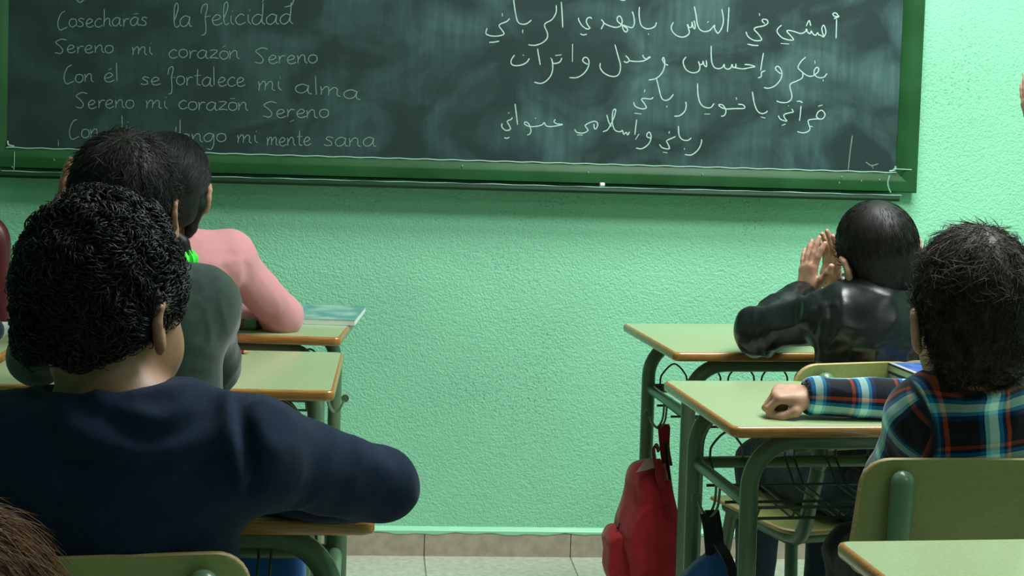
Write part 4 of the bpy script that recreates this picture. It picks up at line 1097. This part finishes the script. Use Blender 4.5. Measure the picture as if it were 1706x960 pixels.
    if hp['kind'] == 'curly': parts.append(curl_fur(H, parts[0], hp.get('n', 1500), hp.get('seed', 1)))
    elif hp['kind'] == 'short':
        for (n_, l_, w_, li_, extra) in hp['layers']: parts.append(fur(H, parts[0], n_, l_, w_, li_, seed=hp.get('seed', 1)+n_, **extra))
    else:
        for (n_, l_, w_, li_, extra) in hp['layers']: parts.append(strands(H, n_, l_, w_, li_, seed=hp.get('seed', 1)+n_, **kw, **extra))
    parts += hp.get('extra', [])
    V, F = join(parts); raw_mesh('hair', V, F, hp['mat'], root, off)
    return root, top

# ------------------------------------------------------------------ the children
def legs(px, py, kx, kl, rot=0, dx=.0):
    """hips at (px, py), knees kl ahead, feet below; rot turns the lap"""
    a = math.radians(rot); fx, fy = -math.sin(a), math.cos(a); rx, ry = math.cos(a), math.sin(a)
    J = {}
    for q, sgn in (('L', -1), ('R', 1)):
        J['hip'+q] = (px+rx*sgn*.065, py+ry*sgn*.065, .505)
        J['kn'+q] = (px+rx*sgn*kx+fx*kl, py+ry*sgn*kx+fy*kl, .485)
        J['an'+q] = (px+rx*sgn*kx*1.05+fx*(kl+.0), py+ry*sgn*kx*1.05+fy*(kl+.0), .085)
    J['pelvis'] = (px, py, .525)
    return J
CURVE = dict(curl=(18, 25, 15), spread=6)
STRAIGHT = dict(droop=.5, jit=.35)

# 1 — curly-haired child in the navy sweatshirt, elbow out on the desk
T = 2.0
J = legs(-.235, 2.03, .09, .33)
J.update(neck=at(207, 694, 1.985), chest=at(200, 800, 1.985), waist=at(195, 1020, 1.99),
         shR=at(415, 752, 2.0), elR=at(634, 809, 2.12), wrR=at(330, 815, 2.30),
         shL=at(-12, 752, 1.98), elL=at(-165, 830, 2.12), wrL=at(40, 835, 2.30))
figure(dict(label='child with black curly hair in a navy sweatshirt, elbow out on the desk', loc=(-.235, 2.03, 0), skin=m_skin1,
    head=Head(at(176, 524, 2.02), 1.09, 29, 4, 3), J=J, s=1.0, chest_r=.135, arm_r=(.056, .042, .036), loose=.004, collar_r=.072, collar_r2=.062, collar_up=.42, collar_h=.006, collar_tilt=4, collar_lean=.12, collar_w=.105,
    hands=dict(R=dict(fd=(-1, .3, 0), nd=(0, 0, -1), **CURVE), L=dict(fd=(1, .3, 0), nd=(0, 0, -1), **CURVE)),
    top=('sweatshirt', m_navy), trousers=m_darktr, wrinkle=.010, wfreq=8, seed=3, top_h=.005,
    folds=[([at(165, 660, 1.93), at(215, 700, 1.90), at(290, 702, 1.90), at(345, 655, 1.93)], .009, .013), ([at(190, 690, 1.92), at(240, 730, 1.89), at(300, 725, 1.89), at(350, 680, 1.93)], -.007, .012),
           ([at(95, 690, 1.92), at(180, 755, 1.88), at(280, 765, 1.88), at(360, 735, 1.92)], .010, .020), ([at(110, 770, 1.90), at(220, 790, 1.87), at(340, 770, 1.90)], -.009, .016),
           ([at(378, 655, 1.96), at(385, 720, 1.94), at(400, 790, 1.93)], .011, .013), ([at(398, 670, 1.97), at(410, 730, 1.94), at(420, 800, 1.94)], -.010, .010),
           ([at(430, 700, 1.96), at(450, 760, 1.94)], .005, .015), ([at(600, 740, 2.1), at(640, 780, 2.08)], .004, .012)],
    hair=dict(kind='curly', mat=m_hairblack, n=6000, seed=5, ts=.004, tt=.022, tb=.006, nape=-.034)))

# 2 — dark green top, hands clapping to the left of the head
J = legs(-.36, 2.80, .09, .33)
J.update(neck=at(232, 480, 2.80), chest=at(235, 560, 2.79), waist=at(235, 700, 2.80),
         shR=at(335, 510, 2.82), elR=at(352, 610, 2.92), wrR=at(185, 470, 3.12),
         shL=at(106, 522, 2.80), elL=at(64, 592, 2.92), wrL=at(106, 392, 3.05))
figure(dict(label='short-haired child in dark green between the curly-haired child and the one in pink', loc=(-.36, 2.80, 0), skin=m_skin1,
    head=Head(at(215, 350, 2.82), 1.04, 14, 0, 3, .72), J=J, s=1.0, chest_r=.13, arm_r=(.052, .045, .036), loose=.003, collar_r=.07, collar_up=.2,
    hands=dict(L=dict(fd=(-.05, .1, 1), nd=(1, .1, 0), curl=(8, 8, 6), spread=8), R=dict(fd=(-.5, .3, .8), nd=(-1, 0, 0), curl=(8, 8, 6), spread=8)),
    top=('sweater', m_green), trousers=m_darktr, wrinkle=.006, wfreq=12, seed=8,
    hair=dict(kind='short', mat=m_hairdark, seed=3, ts=.008, tt=.020, tb=.010, nape=-.070,
              layers=[(9000, .026, .0006, .007, dict(whorl=(.2, -.35, .9), droop=.35, jit=.22, clump=.5)), (2500, .030, .0006, .013, dict(droop=.2, jit=.35, clump=.7, whorl=(.2, -.35, .9)))])))

# 3 — pink sweater, hair tied at the nape
HG = Head(at(279, 318, 3.70), 1.12, 4, -2, -3)
J = legs(-.40, 3.70, .08, .30, -3)
J.update(neck=at(262, 408, 3.69), chest=at(300, 480, 3.70), waist=at(300, 560, 3.70),
         shR=at(380, 428, 3.74), elR=at(470, 527, 3.86), wrR=at(372, 532, 4.02),
         shL=at(180, 430, 3.70), elL=at(110, 530, 3.84), wrL=at(230, 532, 4.00))
pt = [HG.P(.005, -.092, -.01), HG.P(.012, -.112, -.05), at(303, 405, 3.58), at(313, 432, 3.58), at(317, 468, 3.58), at(318, 500, 3.59)]
tail = Field(.005); tail.chain(pt, [.020, .017, .014, .014, .016, .006], .012)
lock = Field(.0045)
lock.chain([HG.P(.060, -.030, .03), HG.P(.066, -.028, -.02), HG.P(.056, -.034, -.065), HG.P(.044, -.036, -.10)], [.018, .017, .012, .003], .01)
girl, _ = figure(dict(label='child in a pink sweater with dark tied-back hair, right arm on the desk', loc=(-.40, 3.70, 0), skin=m_skin2,
    head=HG, J=J, s=.98, chest_r=.118, arm_r=(.046, .041, .033), loose=.003, collar_r=.060, collar_up=.15,
    hands=dict(R=dict(fd=(-1, .4, 0), nd=(0, 0, -1), **CURVE), L=dict(fd=(1, .4, 0), nd=(0, 0, -1), **CURVE)),
    top=('sweater', m_pink), trousers=m_jeans, wrinkle=.005, wfreq=12, seed=14,
    folds=[([at(372, 450, 3.67), at(385, 490, 3.66), at(392, 530, 3.67)], -.008, .012), ([at(392, 440, 3.67), at(410, 490, 3.70), at(440, 530, 3.76)], .005, .014)],
    hair=dict(kind='straight', mat=m_hairblack, seed=9, ts=.008, tt=.010, tb=.010, nape=-.060, extra=[tail.mesh(), lock.mesh()],
              layers=[(5200, .075, .0009, .0015, dict(whorl=(0, .75, .65), droop=.1, jit=.06, side_short=False, npts=8))])))
b = MB()
c0, c1 = at(310, 417, 3.58), at(315, 448, 3.58)
ax_ = c1-c0; ax_ /= np.linalg.norm(ax_); u_ = np.cross(ax_, (0, 1, 0)); u_ /= np.linalg.norm(u_); w_ = np.cross(ax_, u_)
rg_ = []
for k in range(13):
    t_ = k/12; rr = .010+.011*math.sin(math.pi*t_)
    rg_.append([c0+(c1-c0)*t_+(u_*math.cos(q)+w_*math.sin(q))*(rr+.003*math.sin(q*9)) for q in np.linspace(0, 2*math.pi, 54, endpoint=False)])
b.rings(rg_); h_ = b.build('hair_tie', m_neon, girl, (-.40, 3.70, 0)); h_['label'] = 'bright green hair tie'

# 4 — black leather jacket, clapping
HD = Head(at(1464, 430, 3.48), 1.03, -11, 6, 16, .95)
pp = at(1470, 600, 3.45)
J = legs(pp[0]-.0, 3.47, .09, .31, 18)
J.update(neck=at(1468, 505, 3.45), chest=at(1455, 560, 3.45), waist=at(1455, 640, 3.45),
         shL=at(1388, 528, 3.47), elL=at(1262, 553, 3.62), wrL=at(1344, 492, 3.80),
         shR=at(1548, 530, 3.46), elR=at(1545, 560, 3.72), wrR=at(1386, 478, 3.84))
p4, jk = figure(dict(label='child in a black leather jacket near the board, clapping hands beside the head', loc=(pp[0], 3.47, 0), skin=m_skin2,
    head=HD, J=J, s=.95, chest_r=.125, arm_r=(.050, .046, .036), loose=.004, collar_r=.062, collar_r2=.062, collar_up=.55, facing=(-.2, 1, 0), body_h=.0034,
    hands=dict(L=dict(fd=(.05, .05, 1), nd=(.95, .3, 0), curl=(6, 8, 6), spread=13, thumb=[(.040, .045, .010), (.058, .064, .012), (.074, .074, .012)]),
               R=dict(fd=(-.10, -.05, 1), nd=(-.95, -.3, .0), curl=(6, 10, 8), spread=7)),
    top=('leather_jacket', m_leather), trousers=m_jeans, wrinkle=.012, wfreq=13, seed=22, top_h=.004, cuff=dict(L=.86, R=.9),
    folds=[([at(1375, 600, 3.36), at(1440, 585, 3.34), at(1530, 580, 3.36)], .004, .010), ([at(1290, 540, 3.6), at(1300, 515, 3.68)], .006, .010), ([at(1272, 545, 3.6), at(1278, 518, 3.68)], -.006, .008),
           ([at(1372, 510, 3.42), at(1368, 560, 3.42), at(1370, 600, 3.42)], .006, .010), ([at(1385, 515, 3.40), at(1382, 560, 3.40)], -.005, .007)],
    hair=dict(kind='short', mat=m_hairdark, seed=13, ts=.006, tt=.014, tb=.008, nape=-.066,
              layers=[(10000, .028, .0006, .003, dict(whorl=(.1, -.45, .85), droop=.3, jit=.10, clump=.12))])))
off4 = (pp[0], 3.47, 0)
b = MB(); cen = at(1332, 516, 3.70)
b.tube([cen+np.array([.019*math.cos(a), .004*math.sin(a), .008*math.sin(a)+.004*math.cos(a)]) for a in np.linspace(.5, 6.0, 26)], .0017, 6)
q = b.build('cuff_piping', m_grass_white, p4, off4); q['label'] = 'white piping loop on the sleeve'

# 5 — plaid shirt, right fist resting on the desk
J = legs(1.00, 2.66, .09, .32)
J.update(neck=at(1640, 650, 2.55), chest=at(1640, 725, 2.55), waist=at(1625, 860, 2.60),
         shL=at(1542, 698, 2.56), elL=at(1484, 790, 2.66), wrL=(.90, 2.82, .66),
         shR=at(1762, 690, 2.60), elR=at(1590, 672, 2.93), wrR=at(1350, 660, 2.925))
figure(dict(label='child in a blue and orange plaid shirt, one fist resting on the desk', loc=(1.00, 2.66, 0), skin=m_skin2,
    head=Head(at(1621, 540, 2.52), 1.14, 5, 6, 2), J=J, s=1.0, chest_r=.125, arm_r=(.047, .036, .031), loose=.003, top_h=.003, collar_r=.070, collar_r2=.066, collar_up=.80, body_h=.0032,
    hands=dict(R=dict(fd=(-1, .03, .02), nd=(-.05, .25, -1), curl=((48, 56, 62, 66), (92, 96, 98, 98), (58, 60, 60, 60)), spread=0, thumb=[(.034, .036, .018), (.060, .036, .030), (.082, .026, .034)], sc=.93, fill=True),
               L=dict(fd=(.3, 1, -.2), nd=(0, 0, -1), **CURVE)),
    top=('plaid_shirt', m_plaid), trousers=m_darktr, wrinkle=.007, wfreq=12, seed=31, plaid=True, cuff=dict(R=.97),
    folds=[([at(1500, 665, 2.50), at(1530, 720, 2.46), at(1545, 780, 2.46)], -.006, .010), ([at(1560, 720, 2.45), at(1640, 735, 2.43), at(1706, 715, 2.45)], .005, .02), ([at(1600, 745, 2.45), at(1660, 755, 2.43)], -.005, .012)],
    hair=dict(kind='short', mat=m_hairp5, seed=17, ts=.004, tt=.026, tb=.010, nape=-.080,
              layers=[(10000, .028, .0006, .006, dict(whorl=(.1, -.3, .9), droop=.25, jit=.22, clump=.8)), (3800, .034, .0006, .014, dict(whorl=(.1, -.3, .9), droop=-.05, jit=.3, clump=1.3, wave=.4))])))

# 6 — brown hair at the lower left corner
J = legs(-.41, 1.06, .09, .32)
hc = at(-122, 1158, 1.08)
J.update(neck=(hc[0], 1.05, hc[2]-.13), chest=(hc[0], 1.05, hc[2]-.22), waist=(hc[0], 1.05, .58),
         shL=(hc[0]-.14, 1.06, hc[2]-.18), elL=(hc[0]-.17, 1.12, .68), wrL=(hc[0]-.10, 1.28, .62), shR=(hc[0]+.14, 1.06, hc[2]-.18), elR=(hc[0]+.16, 1.12, .68), wrR=(hc[0]+.09, 1.28, .62))
figure(dict(label='child whose chestnut brown hair just shows at the lower left corner', loc=(-.41, 1.06, 0), skin=m_skin2, head=Head(hc, 1.05, 0, 0, 0), J=J, s=.95, chest_r=.12,
    hands=dict(L=dict(fd=(.2, 1, 0), nd=(0, 0, -1), **CURVE), R=dict(fd=(-.2, 1, 0), nd=(0, 0, -1), **CURVE)), top=('sweater', m_grey), trousers=m_jeans, body_h=.0055, top_h=.008,
    hair=dict(kind='straight', mat=m_hairbrown, seed=23, ts=.010, tt=.016, tb=.012, nape=-.080, layers=[(14000, .07, .0004, .004, dict(whorl=(0, -.3, .95), droop=.4, jit=.22, side_short=False)), (2500, .07, .0003, .012, dict(whorl=(0, -.3, .95), droop=.2, jit=.5, side_short=False))])))

# 7 — beyond the right edge; only the clapping hand comes into the picture
J = legs(1.62, 3.58, .09, .32)
wr = at(1728, 212, 3.82)
J.update(neck=(1.62, 3.57, .92), chest=(1.62, 3.57, .83), waist=(1.62, 3.57, .63),
         shL=(1.50, 3.58, .87), elL=(wr[0]-.02, 3.72, wr[2]-.29), wrL=wr, shR=(1.75, 3.58, .87), elR=(1.80, 3.76, .98), wrR=(wr[0]+.13, 3.84, wr[2]-.10))
J['elL'] = (1.59, 3.74, 1.06)
figure(dict(label='child almost wholly beyond the right edge, a raised clapping hand showing', loc=(1.62, 3.58, 0), skin=m_skin2, head=Head((1.64, 3.58, 1.03), 1.03, 0, 0, 0), J=J, s=.95, chest_r=.12,
    hands=dict(L=dict(fd=(-.32, .05, 1), nd=(1, .2, .3), curl=(8, 8, 6), spread=8), R=dict(fd=(-.3, 0, 1), nd=(-1, 0, 0), curl=(8, 8, 6), spread=8)), top=('sweater', m_grey), trousers=m_jeans, top_h=.008,
    hair=dict(kind='straight', mat=m_hairdark, seed=29, ts=.006, tt=.012, tb=.008, nape=-.068, layers=[(3000, .035, .0010, .004, dict(STRAIGHT))])))

# ------------------------------------------------------------------ bags
def desk_point(loc, deg, x, y, z):
    a = math.radians(deg); return np.array([loc[0]+x*math.cos(a)-y*math.sin(a), loc[1]+x*math.sin(a)+y*math.cos(a), z])
hk = desk_point((.680, 3.642), 6.0, .055-.026, .237, DH-.152-.043)
def soft(name, f, m, parent, off, amp=.004, freq=16, seed=1, folds=()):
    V, F = f.mesh(); V = cloth(V, F, amp, freq, seed, folds, True, (1, 1, .6)); return raw_mesh(name, V, F, m, parent, off)
def strip(pts, w, th, axis, n=5):
    """flat webbing along a path; axis = width direction"""
    P = catmull(pts, n) if len(pts) > 2 else [np.array(p, float) for p in pts]; ax = np.array(axis, float); ax /= np.linalg.norm(ax); rings = []
    for i, p in enumerate(P):
        t_ = P[min(i+1, len(P)-1)]-P[max(i-1, 0)]; t_ /= np.linalg.norm(t_)+1e-9; nn = np.cross(t_, ax); nn /= np.linalg.norm(nn)+1e-9
        rings.append([p+ax*w/2+nn*th/2, p-ax*w/2+nn*th/2, p-ax*w/2-nn*th/2, p+ax*w/2-nn*th/2])
    b = MB(); b.rings(rings); return b
HY = hk[1]
bx = lambda px, py, dy=0.0: at(px, py, HY+dy)
base = at(1075, 985, HY)
t = thing('backpack', 'red backpack hanging by its loop from the side of the front right desk', 'backpack', (hk[0], hk[1], .17), 0)
o_ = (hk[0], hk[1], .17)
f = Field(.005)
lean = np.array([.10, 0, -1]); lean /= np.linalg.norm(lean)
f.chain([bx(1078, 808), bx(1078, 880), bx(1088, 985)], [.050, .066, .068], .03, 'u', np.array([0, 1.0, 0]), .62)
f.chain([bx(1068, 790), bx(1095, 782)], [.022, .020], .03, 'u', np.array([0, 1.0, 0]), .5)
f.plane(bx(1117, 800), (.955, 0, .24), 's', .01)
soft('bag_body', f, m_red, t, o_, .007, 15, 4, [([bx(1070, 800, -.09), bx(1072, 880, -.11), bx(1075, 960, -.11)], .004, .008), ([bx(1092, 800, -.09), bx(1100, 880, -.11), bx(1106, 960, -.11)], -.004, .006)])
f = Field(.005)
f.chain([bx(1026, 898), bx(1034, 940), bx(1046, 1010)], [.030, .036, .036], .02, 'u', np.array([0, 1.0, 0]), .42)
soft('front_pocket', f, m_red, t, o_, .005, 18, 9)
strip([bx(1104, 712), bx(1103, 716, -.012), bx(1098, 745, -.015), bx(1100, 782, -.02)], .020, .003, (0, 1, .0)).build('shoulder_strap', m_redtrim, t, o_) if False else None
b = strip([bx(1110, 772, -.02), bx(1106, 740, -.013), bx(1104, 712, -.008), bx(1107, 708, .0), bx(1109, 714, .008), bx(1108, 745, .012), bx(1113, 776, .016)], .022, .003, (1, .15, 0)); b.build('haul_loop', m_redtrim, t, o_)
b = strip([bx(1086, 775, -.055), bx(1094, 766, -.06), bx(1096, 775, -.075), bx(1100, 800, -.085), bx(1106, 812, -.088)], .016, .004, (1, 0, .1)); b.build('compression_strap', m_redtrim, t, o_)
b = strip([bx(1098, 752, -.03), bx(1093, 742, -.03), bx(1089, 748, -.035), bx(1091, 770, -.04)], .03, .004, (.3, 1, 0)); b.build('strap_anchor', m_redtrim, t, o_)
b = MB(); q0 = [bx(1060, 787, -.080), bx(1074, 766, -.066), bx(1088, 762, -.06), bx(1090, 779, -.082)]
q1 = [p+np.array([0, .006, -.003]) for p in q0]; b.rings([q0, q1]); pa = b.build('flap_patch', m_patch, t, o_); pa['label'] = 'grey brown flap'
b = MB(); b.tube(catmull([bx(1109, 738, -.02), bx(1113, 780, -.03), bx(1122, 840, -.05), bx(1130, 885, -.06), bx(1134, 960, -.06)]), .0045, 8); b.build('back_piping', m_black, t, o_)
b = strip([bx(1106, 800, -.075), bx(1120, 860, -.085), bx(1130, 905, -.085), bx(1132, 990, -.08)], .030, .006, (1, -.2, .1)); b.build('shoulder_strap', m_redtrim, t, o_)
b = MB(); b.tube(catmull([bx(1029, 880, -.04), bx(1034, 868, -.02), bx(1037, 866, .02), bx(1034, 872, .04)]), .003, 6); b.build('zip', m_black, t, o_)

# blue bag on the second right desk
hk = desk_point((.634, 2.827), 5.3, .055-.026, .237, DH-.152-.043); HY = hk[1]
t = thing('backpack', 'blue backpack with black straps hanging under the desk of the child in plaid', 'backpack', (hk[0], hk[1], .05), 0); o_ = (hk[0], hk[1], .05)
f = Field(.0055)
f.chain([bx(1193, 926), bx(1190, 985), bx(1190, 1080)], [.016, .062, .085], .03, 'u', np.array([0, 1.0, 0]), .75)
soft('bag_body', f, m_blue, t, o_, .008, 13, 6)
b = strip([bx(1178, 856, -.008), bx(1184, 880, -.012), bx(1188, 925, -.02)], .030, .004, (1, .2, 0)); b.build('shoulder_strap', m_black, t, o_)
b = strip([bx(1186, 850, .004), bx(1192, 885, .004), bx(1196, 930, .004)], .028, .004, (1, .2, 0)); b.build('shoulder_strap', m_black, t, o_)
b = strip([bx(1196, 905, -.03), bx(1212, 930, -.075), bx(1222, 965, -.10), bx(1226, 1040, -.11)], .018, .004, (1, 0, .3)); b.build('shoulder_strap', m_black, t, o_)

# blue bag behind the desk of the child in navy
HY = 2.626
t = thing('backpack', 'blue backpack hanging behind the chair, glimpsed under the desk of the child in navy', 'backpack', (-.235, HY, .12), 0); o_ = (-.235, HY, .12)
f = Field(.006)
f.box((-.24, HY, .37), (.155, .030, .235), .028)
soft('bag_body', f, m_blue, t, o_, .006, 12, 11)
b = strip([(-.27, HY, .60), (-.27, HY+.005, .62), (-.24, HY+.006, .63), (-.21, HY+.005, .62), (-.21, HY, .60)], .02, .004, (0, 1, 0)); b.build('haul_loop', m_black, t, o_)
for sx in (-.09, .09):
    b = strip([(-.24+sx, HY-.02, .59), (-.24+sx, HY-.035, .45), (-.24+sx, HY-.03, .22)], .035, .006, (1, 0, 0)); b.build('shoulder_strap', m_black, t, o_)

# ------------------------------------------------------------------ things on the desks
def book(name, label, loc, deg, w, d, h, cover, pages, spine_right=False):
    t = thing(name, label, 'book', loc, Rz(deg))
    b = MB(); b.box((.001, .001, .0005), (w-.001, d-.001, h-.0005)); b.build('pages', pages, t)
    b = MB(); th = .0009 if cover == m_teal else (.002 if h < .016 else .0035); b.box((0, 0, 0), (w, d, th)); b.box((0, 0, h-th), (w, d, h)); b.box((w-.002, 0, 0), (w, d, h)) if spine_right else b.box((0, 0, 0), (.002, d, h)); b.build('cover', cover, t)
    return t
p = atz(592, 543, DH)
bk = book('workbook', 'teal covered workbook with white page edges on the desk of the child in pink', (p[0]-.185, p[1]+.015, DH), -5.5, .185, .255, .014, m_teal, m_paper)
# stack on the desk of the child in plaid
p = atz(1478, 603, DH+.0345); a_ = math.radians(6.5); p = p+np.array([.215*math.sin(a_), -.215*math.cos(a_), 0])
bk1 = book('notebook', 'navy notebook at the bottom of the small stack beside the child in plaid', (p[0], p[1], DH), 6.5, .17, .215, .014, m_navycover, m_bookedge, True)
bk2 = book('hardback_book', 'blue hardback with a silver border on the stack beside the child in plaid', (p[0], p[1], DH+.014), 6.5, .17, .215, .019, m_navycover, m_greenpages, True)
b = MB(); b.box((.001, .001, .019), (.169, .214, .0195)); b.build('cover_border', m_bookedge, bk2)
b = MB(); b.box((.012, .009, .0195), (.161, .206, .0198)); b.build('cover_picture', m_bookblue, bk2)
b = MB()
for k in range(5):
    x0 = .055+.011*k; b.box((x0, .155-.004*k, .0198), (x0+.007, .168-.004*k, .0201)); b.box((x0, .13-.004*k, .0198), (x0+.008, .136-.004*k, .0201))
b.build('cover_print', m_yellow, bk2)

t = thing('glue_stick', 'green glue stick with a brown label lying on the desk before the child in pink', 'glue stick', (0, 0, 0), 0)
p = atz(440, 551, DH); t.location = (p[0], p[1]+.005, DH+.0125); t.rotation_euler = (0, 0, Rz(176))
b = MB(); b.tube([(.018, 0, 0), (.10, 0, 0)], .0125, 16); b.build('barrel', m_gluegreen, t)
b = MB(); b.tube([(.045, 0, 0), (.075, 0, 0)], .0128, 16); b.build('paper_label', m_gluelabel, t)
b = MB(); b.tube([(-.006, 0, 0), (.018, 0, 0)], [.008, .0115], 16); b.build('cap', m_gluecap, t)

t = thing('pencil', 'red pencil lying across the back of the desk of the child in dark green', 'pencil', (0, 0, 0), 0)
p = atz(418, 590, DH); t.location = (p[0], p[1]-.006, DH+.0042); t.rotation_euler = (0, 0, Rz(168))
b = MB(); b.tube([(.014, 0, 0), (.15, 0, 0)], .0042, 6); b.build('barrel', m_redpencil, t)
b = MB(); b.tube([(0, 0, 0), (.014, 0, 0)], [.0005, .0042], 6); b.build('point', m_pencilwood, t)

# white booklet and navy case at the left edge
p = at(8, 560, 3.80)
t = thing('booklet', 'white open booklet on the desk at the left edge', 'booklet', (at(13, 545, 3.75)[0]-.155, 3.67, DH), Rz(-2))
b = MB(); n_ = 12
for s_ in (0, 1):
    r0 = []
    for k in range(n_+1):
        u = k/n_; xx = .0+(.155*u if s_ else -.155*u); zz = .012*math.sin(min(1, u*1.6)*math.pi)*.8+.004
        r0.append((xx, zz))
    rings = [[(xx, 0, 0.0), (xx, .22, 0.0), (xx, .22, zz), (xx, 0, zz)] for xx, zz in r0]
    b.rings(rings if s_ else rings[::-1])
b.build('pages', m_paper, t)
t = thing('pencil_case', 'navy pencil case beside the white booklet at the left edge', 'pencil case', (at(11, 545, 3.62)[0]-.06, 3.60, DH), 0)
f = Field(.004); f.chain([(-1.03, 3.575, DH+.028), (-.897, 3.60, DH+.028)], [.026, .026], .01); V, F = f.mesh(); V = cloth(V, F, .003, 25, 3); raw_mesh('case', V, F, m_navyrib, t, (-.93, 3.60, DH))
b = MB(); b.tube([(-.09, -.022, .053), (.02, -.001, .053)], .0022, 6); b.build('zip', m_steel, t)
